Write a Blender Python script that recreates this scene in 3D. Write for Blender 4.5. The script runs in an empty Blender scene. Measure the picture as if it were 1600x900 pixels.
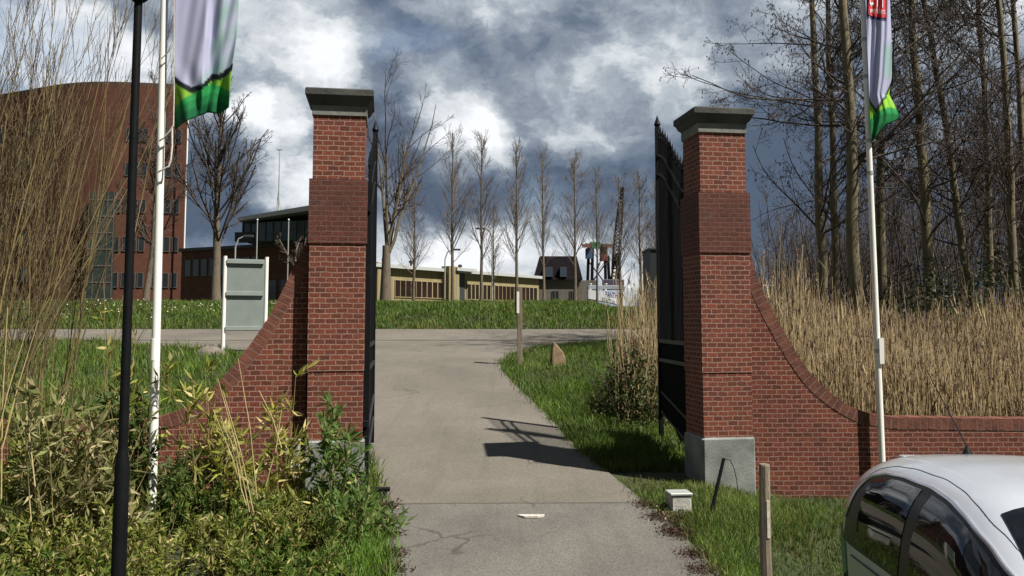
import bpy, math, random
import numpy as np
from mathutils import Vector, Matrix
rng = np.random.default_rng(7)
random.seed(7)
sc = bpy.context.scene
COL = sc.collection
# ------------------------------------------------------------------ camera, world, sun, exposure
F = 1350.0; EYE = 1.75; PITCH = math.radians(4.5); SH = -0.035
cam_d = bpy.data.cameras.new('camera'); cam = bpy.data.objects.new('camera', cam_d); COL.objects.link(cam)
cam.location = (0, 0, EYE); cam.rotation_euler = (math.radians(90) + PITCH, 0, 0)
cam_d.sensor_width = 36; cam_d.lens = 36 * F / 1600; cam_d.shift_y = SH; cam_d.clip_start = .05; cam_d.clip_end = 5000
sc.camera = cam
SUN_EL = math.radians(56); SUN_H = Vector((-.86, .51, 0)).normalized()
w = bpy.data.worlds.new('World'); sc.world = w; w.use_nodes = True
wt = w.node_tree; wt.nodes.clear()
def wn(t, **k):
    n = wt.nodes.new(t)
    for a, b in k.items(): setattr(n, a, b)
    return n
def wl(a, b): wt.links.new(a, b)
def pdir(px, py):
    u = (px - 800) / F; v = (450 - py) / F + SH * 1600 / F
    c, s = math.cos(PITCH), math.sin(PITCH)
    return Vector((u, c - v * s, s + v * c))
sky = wn('ShaderNodeTexSky', sky_type='NISHITA'); sky.sun_disc = False
sky.sun_elevation = SUN_EL; sky.sun_rotation = math.atan2(-SUN_H.x, -SUN_H.y)
bg1 = wn('ShaderNodeBackground'); bg1.inputs['Strength'].default_value = .1; wl(sky.outputs[0], bg1.inputs['Color'])
tc = wn('ShaderNodeTexCoord')
def wmath(op, a, b=None, clamp=False):
    n = wn('ShaderNodeMath', operation=op); n.use_clamp = clamp
    for i, x in enumerate((a, b)):
        if x is None: continue
        if isinstance(x, (int, float)): n.inputs[i].default_value = x
        else: wl(x, n.inputs[i])
    return n.outputs[0]
def wnoise(scale, detail, rough, vec, dist=0.0):
    n = wn('ShaderNodeTexNoise'); n.inputs['Scale'].default_value = scale; n.inputs['Detail'].default_value = detail
    n.inputs['Roughness'].default_value = rough; n.inputs['Distortion'].default_value = dist; wl(vec, n.inputs['Vector'])
    return n
mp = wn('ShaderNodeMapping'); mp.inputs['Scale'].default_value = (1, 1, 1.45); wl(tc.outputs['Generated'], mp.inputs['Vector'])
# warp the direction a little so that the cloud masses get billowed rims
wa = wnoise(5.0, 6, .62, mp.outputs[0])
wsub = wn('ShaderNodeVectorMath', operation='SUBTRACT'); wl(wa.outputs['Color'], wsub.inputs[0]); wsub.inputs[1].default_value = (.5, .5, .5)
wsc = wn('ShaderNodeVectorMath', operation='SCALE'); wl(wsub.outputs[0], wsc.inputs[0]); wsc.inputs['Scale'].default_value = .22
wad = wn('ShaderNodeVectorMath', operation='ADD'); wl(mp.outputs[0], wad.inputs[0]); wl(wsc.outputs[0], wad.inputs[1])
V = wad.outputs[0]
BLOBS = [  # px, py, radius px, amount (+ bright cumulus, - dark base)
    (745, 235, 75, .34), (700, 160, 80, .22), (905, 215, 60, .20), (650, 425, 120, .26), (745, 385, 80, .36), (850, 380, 90, .30), (960, 420, 80, .2),
    (400, 190, 75, .40), (470, 290, 80, .45), (420, 60, 120, .20), (120, 90, 130, .42), (520, 90, 90, .22), (330, 170, 50, .2), (720, 40, 130, .20), (1060, 130, 90, .18),
    (640, 280, 120, -.30), (565, 200, 80, -.22), (860, 290, 130, -.20), (640, 60, 140, -.16), (870, 70, 170, -.10), (1040, 60, 110, .05), (1230, 330, 170, -.34), (1180, 230, 120, -.22),
    (330, 300, 110, -.34), (340, 340, 90, -.22), (1450, 400, 280, -.42), (1260, 420, 120, -.22), (1400, 150, 220, .10), (800, 130, 80, -.12), (600, 130, 60, -.15), (1020, 290, 80, -.1)]
acc = None
for px, py, r, amt in BLOBS:
    d = pdir(px, py).normalized(); c = (d.x, d.y, d.z * 1.45)
    n = wn('ShaderNodeVectorMath', operation='DISTANCE'); wl(V, n.inputs[0]); n.inputs[1].default_value = c
    m = wn('ShaderNodeMapRange', interpolation_type='SMOOTHSTEP'); wl(n.outputs['Value'], m.inputs['Value'])
    m.inputs['From Min'].default_value = r / F * 1.5; m.inputs['From Max'].default_value = r / F * .35
    m.inputs['To Min'].default_value = 0; m.inputs['To Max'].default_value = amt * 1.25
    acc = m.outputs[0] if acc is None else wmath('ADD', acc, m.outputs[0])
n1 = wnoise(4.2, 8, .52, mp.outputs[0], .1)
def relief(scale, det, rough, vec, off, gain):     # lit tops and shaded undersides: density here minus density towards the light
    ad = wn('ShaderNodeVectorMath', operation='ADD'); wl(vec, ad.inputs[0]); ad.inputs[1].default_value = off
    a_ = wnoise(scale, det, rough, vec).outputs['Fac']; b_ = wnoise(scale, det, rough, ad.outputs[0]).outputs['Fac']
    return wmath('MULTIPLY', wmath('SUBTRACT', a_, b_), gain)
br = wmath('MULTIPLY', wmath('SUBTRACT', n1.outputs['Fac'], .5), 1.1)
br = wmath('ADD', br, relief(3.8, 8, .55, V, (.03, -.005, .07), 1.35))
br = wmath('ADD', br, relief(11.0, 6, .53, V, (.012, -.003, .022), .75))
br = wmath('ADD', br, wmath('MULTIPLY', wmath('SUBTRACT', wnoise(26.0, 5, .55, V).outputs['Fac'], .5), .16))
br = wmath('ADD', wmath('ADD', br, acc), .47)
cr = wn('ShaderNodeValToRGB'); wl(br, cr.inputs[0]); e = cr.color_ramp.elements
e[0].position = .08; e[0].color = (.085, .115, .17, 1)
e[1].position = .98; e[1].color = (.86, .88, .91, 1)
for p, c in ((.28, (.14, .18, .245, 1)), (.44, (.235, .275, .335, 1)), (.58, (.36, .41, .465, 1)), (.74, (.60, .635, .67, 1))):
    x = e.new(p); x.color = c
bg2 = wn('ShaderNodeBackground'); wl(cr.outputs[0], bg2.inputs['Color'])
sxy = wn('ShaderNodeSeparateXYZ'); wl(tc.outputs['Generated'], sxy.inputs[0])
bk = wn('ShaderNodeMapRange', interpolation_type='SMOOTHSTEP'); wl(sxy.outputs[1], bk.inputs['Value'])   # sky dimmed outside the view, added to cut ambient light on shaded faces
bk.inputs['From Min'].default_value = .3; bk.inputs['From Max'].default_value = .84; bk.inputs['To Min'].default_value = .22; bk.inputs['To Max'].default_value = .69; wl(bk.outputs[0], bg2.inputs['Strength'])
cov = wn('ShaderNodeMapRange', interpolation_type='SMOOTHSTEP'); wl(n1.outputs['Fac'], cov.inputs['Value'])
cov.inputs['From Min'].default_value = .30; cov.inputs['From Max'].default_value = .44; cov.inputs['To Min'].default_value = .72
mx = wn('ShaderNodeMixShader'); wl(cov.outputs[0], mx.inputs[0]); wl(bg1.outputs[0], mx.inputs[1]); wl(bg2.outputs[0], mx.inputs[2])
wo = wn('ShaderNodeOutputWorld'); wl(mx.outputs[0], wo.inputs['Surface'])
sd = bpy.data.lights.new('sun', 'SUN'); sd.energy = 5.0; sd.angle = math.radians(.6); sd.color = (1, .94, .84)
so = bpy.data.objects.new('sun', sd); COL.objects.link(so)
trav = Vector((SUN_H.x * math.cos(SUN_EL), SUN_H.y * math.cos(SUN_EL), -math.sin(SUN_EL)))
so.rotation_euler = trav.to_track_quat('-Z', 'Y').to_euler(); so.location = (20, -15, 30)
vs = sc.view_settings; vs.view_transform = 'Standard'; vs.look = 'None'; vs.gamma = 1; vs.exposure = 0.72; vs.use_curve_mapping = False
sc.cycles.max_bounces = 5; sc.cycles.transparent_max_bounces = 6

# ------------------------------------------------------------------ placement helpers
def P(px, py, d):
    r = pdir(px, py); t = d / r.y
    return Vector((r.x * t, d, EYE + r.z * t))
PD = [(-30, -.75), (0, -.7), (2, -.62), (4, -.48), (6.6, -.2), (8.5, -.02), (9.6, .01), (10.8, .12), (15.5, .6), (17.4, .85), (20, 1.0), (24.7, 1.2), (27.9, 1.44), (29.5, 1.9), (33, 2.33)]
PD += [(60, 1.75 + .0185 * 60), (130, 1.75 + .0185 * 130), (400, 4.6), (3000, 5)]
PX = np.array([p[0] for p in PD]); PZ = np.array([p[1] for p in PD])
def sst(a, b, x):
    t = np.clip((np.asarray(x, float) - a) / (b - a), 0, 1); return t * t * (3 - 2 * t)
def terr(x, y):
    x = np.asarray(x, float); y = np.asarray(y, float)
    z = np.interp(y, PX, PZ)
    z = z - .0075 * y * sst(.085, .125, x / np.maximum(y, 1)) * sst(29.5, 33, y) * (y < 200)
    z = z - .20 * sst(1.9, 3.0, x) * sst(5.5, 8, y) * (1 - sst(11, 14, y))
    z = z - .42 * sst(1.7, 2.5, x) * sst(1.5, 3, y) * (1 - sst(7.2, 8.4, y))
    return z
def G(px, py):
    r = pdir(px, py)
    ys = np.linspace(1.5, 40, 3000); xs = r.x / r.y * ys; zs = EYE + r.z / r.y * ys
    below = np.nonzero(zs <= terr(xs, ys))[0]
    i = below[0] if len(below) else len(ys) - 1
    return Vector((xs[i], ys[i], float(terr(xs[i], ys[i]))))
# ------------------------------------------------------------------ materials
MATS = {}
def mat(name, col=(.5, .5, .5), rough=.7, var=.12, vscale=6.0, bump=0.0, bscale=40.0, metal=0.0, spec=.5, attr=None, transl=0.0, vstretch=None, coat=0.0, col2=None):
    if name in MATS: return MATS[name]
    m = bpy.data.materials.new(name); m.use_nodes = True; MATS[name] = m
    nt = m.node_tree; N = nt.nodes; L = nt.links; b = N['Principled BSDF']
    b.inputs['Roughness'].default_value = rough; b.inputs['Metallic'].default_value = metal
    b.inputs['Specular IOR Level'].default_value = spec; b.inputs['Coat Weight'].default_value = coat
    tcn = N.new('ShaderNodeTexCoord'); vec = tcn.outputs['Object']
    if vstretch:
        mpn = N.new('ShaderNodeMapping'); mpn.inputs['Scale'].default_value = vstretch; L.new(vec, mpn.inputs['Vector']); vec = mpn.outputs[0]
    nz = N.new('ShaderNodeTexNoise'); nz.inputs['Scale'].default_value = vscale; nz.inputs['Detail'].default_value = 6; nz.inputs['Roughness'].default_value = .6
    L.new(vec, nz.inputs['Vector'])
    mixn = N.new('ShaderNodeMix'); mixn.data_type = 'RGBA'
    rm = N.new('ShaderNodeMapRange'); L.new(nz.outputs['Fac'], rm.inputs['Value']); rm.inputs['From Min'].default_value = .3; rm.inputs['From Max'].default_value = .7
    if attr:
        at = N.new('ShaderNodeAttribute'); at.attribute_name = attr
        hs = N.new('ShaderNodeHueSaturation'); L.new(at.outputs['Color'], hs.inputs['Color'])
        vr = N.new('ShaderNodeMapRange'); L.new(nz.outputs['Fac'], vr.inputs['Value']); vr.inputs['From Min'].default_value = .3; vr.inputs['From Max'].default_value = .7
        vr.inputs['To Min'].default_value = 1 - var; vr.inputs['To Max'].default_value = 1 + var; L.new(vr.outputs[0], hs.inputs['Value'])
        cout = hs.outputs[0]
    else:
        a = tuple(c * (1 - var) for c in col); c2 = col2 or tuple(min(1, c * (1 + var)) for c in col)
        mixn.inputs[6].default_value = (*a, 1); mixn.inputs[7].default_value = (*c2, 1)
        L.new(rm.outputs[0], mixn.inputs[0]); cout = mixn.outputs[2]
    L.new(cout, b.inputs['Base Color'])
    if bump:
        nb = N.new('ShaderNodeTexNoise'); nb.inputs['Scale'].default_value = bscale; nb.inputs['Detail'].default_value = 5; L.new(vec, nb.inputs['Vector'])
        bn = N.new('ShaderNodeBump'); bn.inputs['Strength'].default_value = min(1, bump); bn.inputs['Distance'].default_value = .01
        L.new(nb.outputs['Fac'], bn.inputs['Height']); L.new(bn.outputs[0], b.inputs['Normal'])
    if transl:
        tr = N.new('ShaderNodeBsdfTranslucent'); L.new(cout, tr.inputs['Color']); ms = N.new('ShaderNodeMixShader'); ms.inputs[0].default_value = transl
        L.new(b.outputs[0], ms.inputs[1]); L.new(tr.outputs[0], ms.inputs[2]); L.new(ms.outputs[0], N['Material Output'].inputs['Surface'])
    return m
def brick_mat(name, c1, c2, mortar, bw=.165, rh=.078, ms=.0085, stain=.35, dirt=(.05, .03, .025)):
    m = bpy.data.materials.new(name); m.use_nodes = True; MATS[name] = m
    nt = m.node_tree; N = nt.nodes; L = nt.links; b = N['Principled BSDF']
    b.inputs['Roughness'].default_value = .85; b.inputs['Specular IOR Level'].default_value = .25
    uv = N.new('ShaderNodeUVMap'); uv.uv_map = 'UVMap'
    wob = N.new('ShaderNodeTexNoise'); wob.inputs['Scale'].default_value = 9; L.new(uv.outputs[0], wob.inputs['Vector'])
    s1 = N.new('ShaderNodeVectorMath'); s1.operation = 'SUBTRACT'; L.new(wob.outputs['Color'], s1.inputs[0]); s1.inputs[1].default_value = (.5, .5, .5)
    s2 = N.new('ShaderNodeVectorMath'); s2.operation = 'SCALE'; L.new(s1.outputs[0], s2.inputs[0]); s2.inputs['Scale'].default_value = .018
    s3 = N.new('ShaderNodeVectorMath'); s3.operation = 'ADD'; L.new(uv.outputs[0], s3.inputs[0]); L.new(s2.outputs[0], s3.inputs[1])
    bt = N.new('ShaderNodeTexBrick'); L.new(s3.outputs[0], bt.inputs['Vector'])
    bt.inputs['Scale'].default_value = 1.5; bt.inputs['Brick Width'].default_value = bw; bt.inputs['Row Height'].default_value = rh
    bt.inputs['Mortar Size'].default_value = ms; bt.inputs['Mortar Smooth'].default_value = .2; bt.inputs['Bias'].default_value = -.15
    bt.inputs['Color1'].default_value = (*c1, 1); bt.inputs['Color2'].default_value = (*c2, 1); bt.inputs['Mortar'].default_value = (*mortar, 1)
    def nz(scale, det=6, r=.6):
        n = N.new('ShaderNodeTexNoise'); n.inputs['Scale'].default_value = scale; n.inputs['Detail'].default_value = det; n.inputs['Roughness'].default_value = r
        L.new(uv.outputs[0], n.inputs['Vector']); return n
    def mr(src, a, b_, c, d):
        n = N.new('ShaderNodeMapRange'); L.new(src, n.inputs[0]); n.inputs[1].default_value = a; n.inputs[2].default_value = b_; n.inputs[3].default_value = c; n.inputs[4].default_value = d; return n.outputs[0]
    mixd = N.new('ShaderNodeMix'); mixd.data_type = 'RGBA'; L.new(bt.outputs['Color'], mixd.inputs[6]); mixd.inputs[7].default_value = (*dirt, 1)
    L.new(mr(nz(1.6).outputs['Fac'], .42, .72, 0, stain), mixd.inputs[0])
    mixe = N.new('ShaderNodeMix'); mixe.data_type = 'RGBA'; L.new(mixd.outputs[2], mixe.inputs[6]); mixe.inputs[7].default_value = (.34, .27, .24, 1)
    L.new(mr(nz(2.3, 9, .72).outputs['Fac'], .60, .80, 0, .30), mixe.inputs[0]); mixd = mixe
    mixg = N.new('ShaderNodeMix'); mixg.data_type = 'RGBA'; mixg.blend_type = 'MULTIPLY'; mixg.inputs[0].default_value = 1
    L.new(mixd.outputs[2], mixg.inputs[6])
    g = N.new('ShaderNodeCombineColor'); gv = mr(nz(45, 4).outputs['Fac'], .3, .7, .72, 1.25)
    for i in range(3): L.new(gv, g.inputs[i])
    L.new(g.outputs[0], mixg.inputs[7]); L.new(mixg.outputs[2], b.inputs['Base Color'])
    hh = N.new('ShaderNodeMath'); hh.operation = 'MULTIPLY_ADD'; L.new(bt.outputs['Fac'], hh.inputs[0]); hh.inputs[1].default_value = -1.0
    L.new(nz(60, 4).outputs['Fac'], hh.inputs[2])
    bn = N.new('ShaderNodeBump'); bn.inputs['Strength'].default_value = .55; bn.inputs['Distance'].default_value = .008
    L.new(hh.outputs[0], bn.inputs['Height']); L.new(bn.outputs[0], b.inputs['Normal'])
    return m
BR = brick_mat('gate_brick', (.190, .055, .033), (.090, .029, .021), (.29, .18, .14))
BRD = brick_mat('sooty_brick', (.125, .040, .029), (.078, .027, .021), (.135, .078, .062), stain=.7)
BRT = brick_mat('tower_brick', (.130, .048, .030), (.102, .038, .025), (.11, .055, .042), bw=.6, rh=.25, ms=.03, stain=.3, dirt=(.06, .03, .02))
BRF = brick_mat('far_brick', (.15, .055, .038), (.11, .042, .03), (.15, .09, .07), bw=.6, rh=.25, ms=.03, stain=.5)
STONE = mat('cap_stone', (.050, .052, .047), .85, .5, 3, .5, 30)
PLINTH = mat('plinth_render', (.19, .205, .195), .85, .38, 3.2, .4, 50)
BLACK = mat('black_paint', (.006, .0065, .008), .55, .3, 8, .15, 30, spec=.15)
WHITE = mat('white_paint', (.84, .84, .80), .4, .06, 5)
CONC = mat('concrete', (.42, .41, .38), .9, .25, 9, .5, 50)
GLASS = mat('dark_glass', (.02, .026, .032), .06, .2, 1.5, spec=.8)
WOOD = mat('weathered_wood', (.20, .165, .12), .85, .45, 5, .7, 30, vstretch=(6, 6, .6))
BARK = mat('bark', (.13, .105, .075), .9, .4, 7, .8, 25, vstretch=(3, 3, .6))
BARKG = mat('mossy_bark', (.155, .13, .08), .9, .45, 5, .8, 25, vstretch=(3, 3, .6))
TWIG = mat('twig_bark', (.065, .05, .042), .9, .3, 3)
PTWIG = mat('pale_twig_bark', (.17, .14, .12), .9, .3, 3)
LEAFM = mat('leaf', attr='Col', rough=.55, var=.15, transl=.3, spec=.22)
GRASSM = mat('grass_blade', attr='Col', rough=.55, var=.2, vscale=1.2, transl=.35, spec=.3)
REEDM = mat('dry_reed', attr='Col', rough=.7, var=.2, vscale=2, transl=.2, spec=.2)
METAL = mat('grey_metal', (.42, .44, .43), .5, .12, 4, metal=.3)
# ------------------------------------------------------------------ mesh helpers
class B:
    def __init__(s): s.v = []; s.f = []
    def add(s, vs, fs):
        o = len(s.v); s.v += [tuple(v) for v in vs]; s.f += [tuple(i + o for i in f) for f in fs]; return s
    def box(s, c, size, rz=0.0, m=None, bev=0.0):
        x, y, z = (a / 2 for a in size)
        if bev > 0:
            e = bev; pr = [(-x + e, -y), (x - e, -y), (x, -y + e), (x, y - e), (x - e, y), (-x + e, y), (-x, y - e), (-x, -y + e)]
            pts = [(px, py, -z) for px, py in pr] + [(px, py, z - e) for px, py in pr]
            q = [(px * (1 - e / x), py * (1 - e / y), z) for px, py in pr]; pts += q
            fs = [tuple(range(7, -1, -1)), tuple(range(16, 24))]
            for k in (0, 8):
                for i in range(8): j = (i + 1) % 8; fs.append((k + i, k + j, k + 8 + j, k + 8 + i))
        else:
            pts = [(-x, -y, -z), (x, -y, -z), (x, y, -z), (-x, y, -z), (-x, -y, z), (x, -y, z), (x, y, z), (-x, y, z)]
            fs = [(3, 2, 1, 0), (4, 5, 6, 7), (0, 1, 5, 4), (1, 2, 6, 5), (2, 3, 7, 6), (3, 0, 4, 7)]
        M = m if m is not None else Matrix.Rotation(rz, 3, 'Z')
        return s.add([M @ Vector(p) + Vector(c) for p in pts], fs)
    def tube(s, p, r, n=8, cap=True):
        p = [Vector(q) for q in p]; r = [r] * len(p) if isinstance(r, (int, float)) else r
        vs = []; prev = None
        for i, q in enumerate(p):
            t = (p[min(i + 1, len(p) - 1)] - p[max(i - 1, 0)]).normalized()
            if prev is None: prev = t.orthogonal().normalized()
            a = (prev - t * prev.dot(t)).normalized(); prev = a; bb = t.cross(a)
            for k in range(n):
                an = 2 * math.pi * k / n; vs.append(q + (a * math.cos(an) + bb * math.sin(an)) * r[i])
        fs = [(i * n + k, i * n + (k + 1) % n, (i + 1) * n + (k + 1) % n, (i + 1) * n + k) for i in range(len(p) - 1) for k in range(n)]
        if cap: fs += [tuple(range(n - 1, -1, -1)), tuple(range((len(p) - 1) * n, len(p) * n))]
        return s.add(vs, fs)
    def prism(s, poly, off):   # poly: 3D points in a plane, off: extrusion vector
        n = len(poly); a = [Vector(q) for q in poly]; b_ = [q + Vector(off) for q in a]
        return s.add(a + b_, [tuple(range(n)), tuple(range(2 * n - 1, n - 1, -1))] + [(i, i + n, (i + 1) % n + n, (i + 1) % n) for i in range(n)])
    def lathe(s, prof, c=(0, 0, 0), n=16):
        vs = [(c[0] + r * math.cos(2 * math.pi * k / n), c[1] + r * math.sin(2 * math.pi * k / n), c[2] + z) for r, z in prof for k in range(n)]
        fs = [(i * n + k, i * n + (k + 1) % n, (i + 1) * n + (k + 1) % n, (i + 1) * n + k) for i in range(len(prof) - 1) for k in range(n)]
        fs += [tuple(range(n - 1, -1, -1)), tuple(range((len(prof) - 1) * n, len(prof) * n))]
        return s.add(vs, fs)
def tag(o, label, cat, group=None, kind=None):
    if label: o['label'] = label
    if cat: o['category'] = cat
    if group: o['group'] = group
    if kind: o['kind'] = kind
    return o
def thing(name, label, cat, loc=(0, 0, 0), rz=0.0, group=None):
    o = bpy.data.objects.new(name, None); COL.objects.link(o); o.location = loc; o.rotation_euler = (0, 0, rz); o.empty_display_size = .2
    return tag(o, label, cat, group)
def link(name, me, m, parent=None, smooth=False):
    if m is not None: me.materials.append(m)
    if smooth:
        me.polygons.foreach_set('use_smooth', np.ones(len(me.polygons), bool)); me.set_sharp_from_angle(angle=math.radians(48))
    o = bpy.data.objects.new(name, me); COL.objects.link(o)
    if parent is not None: o.parent = parent
    return o
def rootmat(parent):
    M = Matrix.Identity(4); p = parent
    while p is not None:
        M = Matrix.Translation(p.location) @ Matrix.Rotation(p.rotation_euler[2], 4, 'Z') @ M; p = p.parent
    return M
def obj(name, b, m, parent=None, smooth=False, world=False, fixn=True):
    vs = b.v
    if world and parent is not None:
        I = rootmat(parent).inverted(); vs = [tuple(I @ Vector(v)) for v in vs]
    me = bpy.data.meshes.new(name); me.from_pydata([tuple(v) for v in vs], [], b.f)
    if fixn:
        import bmesh
        bm = bmesh.new(); bm.from_mesh(me); bmesh.ops.recalc_face_normals(bm, faces=bm.faces); bm.to_mesh(me); bm.free()
    uvl = me.uv_layers.new(name='UVMap')
    nl = len(me.loops)
    co = np.empty(len(me.vertices) * 3); me.vertices.foreach_get('co', co); co = co.reshape(-1, 3)
    lv = np.empty(nl, int); me.loops.foreach_get('vertex_index', lv)
    nn = np.empty(len(me.polygons) * 3); me.polygons.foreach_get('normal', nn); nn = nn.reshape(-1, 3)
    lt = np.empty(len(me.polygons), int); me.polygons.foreach_get('loop_total', lt)
    ln = np.repeat(nn, lt, axis=0); c = co[lv]
    hz = np.hypot(ln[:, 0], ln[:, 1]) + 1e-9; tx = -ln[:, 1] / hz; ty = ln[:, 0] / hz
    up = np.abs(ln[:, 2]) > .8
    u = np.where(up, c[:, 0], c[:, 0] * tx + c[:, 1] * ty); v_ = np.where(up, c[:, 1], c[:, 2])
    uvl.data.foreach_set('uv', np.stack([u, v_], 1).ravel())
    return link(name, me, m, parent, smooth)
def npmesh(name, verts, faces, m, cols=None, parent=None, smooth=False):
    """faces: (n,k) int array"""
    me = bpy.data.meshes.new(name); nv = len(verts); nf, k = faces.shape
    me.vertices.add(nv); me.vertices.foreach_set('co', np.asarray(verts, np.float32).ravel())
    me.loops.add(nf * k); me.loops.foreach_set('vertex_index', faces.astype(np.int32).ravel())
    me.polygons.add(nf); me.polygons.foreach_set('loop_start', np.arange(0, nf * k, k, dtype=np.int32))
    me.update(calc_edges=True)
    if cols is not None:
        ca = me.color_attributes.new('Col', 'FLOAT_COLOR', 'POINT')
        ca.data.foreach_set('color', np.concatenate([cols, np.ones((nv, 1))], 1).astype(np.float32).ravel())
    return link(name, me, m, parent, smooth)
def unit(a): return a / (np.linalg.norm(a, axis=-1, keepdims=True) + 1e-9)
def tubes(Pt, R, S=3):
    N, K, _ = Pt.shape; d = unit(Pt[:, -1] - Pt[:, 0])
    ref = np.where(np.abs(d[:, 2:3]) > .9, np.array([[1., 0, 0]]), np.array([[0, 0, 1.]]))
    a = unit(np.cross(d, ref)); b_ = np.cross(d, a)
    an = np.arange(S) * 2 * math.pi / S
    ring = a[:, None, None] * np.cos(an)[None, None, :, None] + b_[:, None, None] * np.sin(an)[None, None, :, None]
    v = (Pt[:, :, None] + ring * R[:, :, None, None]).reshape(-1, 3)
    base = (np.arange(N) * K * S)[:, None, None]; i = np.arange(K - 1)[None, :, None] * S; k = np.arange(S)[None, None, :]; k2 = (k + 1) % S
    f = np.stack([base + i + k, base + i + k2, base + i + S + k2, base + i + S + k], -1).reshape(-1, 4)
    return v, f
def merge(parts):
    vs, fs, o = [], [], 0
    for v, f in parts: vs.append(v); fs.append(f + o); o += len(v)
    return np.concatenate(vs), np.concatenate(fs)
def grow(Pp, Rp, n, t0, t1, ln, ang, up, wig, K, rf, asd=8, tl=1.0):
    """children on parent polylines; ln = length range or multiple of the parent length when negative"""
    N, Kp, _ = Pp.shape; idx = np.repeat(np.arange(N), n); t = rng.uniform(t0, t1, N * n)
    x = t * (Kp - 1); i = np.minimum(x.astype(int), Kp - 2); fr = (x - i)[:, None]
    p = Pp[idx, i] * (1 - fr) + Pp[idx, i + 1] * fr; rr = Rp[idx, i] * (1 - fr[:, 0]) + Rp[idx, i + 1] * fr[:, 0]
    d = unit(Pp[idx, i + 1] - Pp[idx, i]); q = unit(np.cross(d, rng.normal(size=(N * n, 3))))
    a = np.radians(rng.normal(ang, asd, N * n))[:, None]; dr = unit(d * np.cos(a) + q * np.sin(a))
    if ln[0] < 0:
        pl = np.linalg.norm(np.diff(Pp, axis=1), axis=2).sum(1)[idx]; L = pl * rng.uniform(-ln[0], -ln[1], N * n)
    else: L = rng.uniform(ln[0], ln[1], N * n)
    L = L * (1 - tl * (t - t0) / (t1 - t0 + 1e-6) * .55)
    out = [p]; st = (L / (K - 1))[:, None]
    for k in range(K - 1):
        dr = unit(dr + np.array([0, 0, up]) + rng.normal(size=dr.shape) * wig); out.append(out[-1] + dr * st)
    Pt = np.stack(out, 1); R = (rr * rf)[:, None] * np.linspace(1, .35, K)[None]
    return Pt, R
def spread(n, c1, c2, c3=None, p3=0.0):
    t = rng.uniform(0, 1, (n, 1)); c = np.array(c1) * (1 - t) + np.array(c2) * t
    if c3 is not None: c = np.where(rng.uniform(0, 1, (n, 1)) < p3, np.array(c3), c)
    return c * rng.uniform(.75, 1.25, (n, 1))
def blades(p, h, wd, lean, c, droop=.35, seg=2):
    """grass blades: n points, heights, widths -> tapering bent strips"""
    n = len(p); az = rng.uniform(0, 2 * math.pi, n); s = np.stack([np.cos(az), np.sin(az), 0 * az], 1)
    ld = unit(np.stack([rng.normal(size=n), rng.normal(size=n), 0 * az], 1)) * (lean * rng.uniform(.2, 1.2, n))[:, None]
    vs = []
    for k in range(seg + 1):
        t = k / seg; q = p + np.stack([0 * h, 0 * h, h * t * (1 - droop * t * t * np.abs(lean))], 1) + ld * (h * t ** 1.7)[:, None]
        wv = s * (wd * (1 - t) ** .6)[:, None]
        if k < seg: vs += [q - wv, q + wv]
        else: vs += [q]
    v = np.stack(vs, 1); m = v.shape[1]; base = np.arange(n)[:, None] * m
    fs = []
    for k in range(seg - 1): fs.append(np.concatenate([base + 2 * k, base + 2 * k + 1, base + 2 * k + 3, base + 2 * k + 2], 1))
    tri = np.concatenate([base + 2 * (seg - 1), base + 2 * (seg - 1) + 1, base + 2 * seg], 1)
    # triangles stored as quads split: turn every quad into two triangles
    T = [tri]
    for q in fs: T += [q[:, [0, 1, 2]], q[:, [0, 2, 3]]]
    g = np.linspace(.7, 1.12, 2 * seg + 1)[None, :, None] if False else np.ones((1, 2 * seg + 1, 1))
    cols = (np.repeat(c[:, None], m, 1) * g).reshape(-1, 3)
    return v.reshape(-1, 3), np.concatenate(T), cols
def leaves(p, d, L, W, c):
    n = len(p); s = unit(np.cross(d, rng.normal(size=(n, 3)))); nr = np.cross(s, d)
    L = L[:, None]; W = W[:, None]
    v = np.stack([p, p + d * L * .4 + s * W - nr * W * .25, p + d * L - nr * L * .12, p + d * L * .4 - s * W - nr * W * .25], 1)
    b_ = np.arange(n)[:, None] * 4
    f = np.concatenate([np.concatenate([b_, b_ + 1, b_ + 2], 1), np.concatenate([b_, b_ + 2, b_ + 3], 1)])
    return v.reshape(-1, 3), f, np.repeat(c, 4, 0)
def merge3(parts):
    vs, fs, cs, o = [], [], [], 0
    for v, f, c in parts: vs.append(v); fs.append(f + o); cs.append(c); o += len(v)
    return np.concatenate(vs), np.concatenate(fs), np.concatenate(cs)

# ------------------------------------------------------------------ ground, roads
def ground_sheet(name, m, xs_of, ys, nx, dz):
    vs = []
    for y in ys:
        a, b_ = xs_of(y); X = np.linspace(a, b_, nx) if not isinstance(a, np.ndarray) else a
        vs.append(np.stack([X, np.full(nx, y), terr(X, y) + dz], 1))
    v = np.concatenate(vs); i = np.arange(len(ys) - 1)[:, None] * nx; k = np.arange(nx - 1)[None]
    f = np.stack([i + k, i + k + 1, i + nx + k + 1, i + nx + k], -1).reshape(-1, 4)
    return npmesh(name, v, f, m)
YS = np.unique(np.concatenate([np.arange(-30, 2, 2.), np.arange(2, 34, .25), PX[(PX > 1) & (PX < 34)], np.arange(34, 130, 4.), [130, 180, 250, 400, 800, 1600, 3000]]))
soil = mat('soil_and_turf', (.026, .042, .012), .95, .3, 1.5, .6, 14, col2=(.05, .055, .022))
GX = np.unique(np.concatenate([-np.geomspace(26, 2500, 14), np.arange(-25, 26, .5), np.arange(-3, 7, .125), np.geomspace(26, 2500, 14)]))
tag(ground_sheet('ground', soil, lambda y: (GX, None), YS, len(GX), 0.0), 'grassy ground rising to a dike', None, kind='structure')
RL = [(-200, 0)]; 
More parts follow.
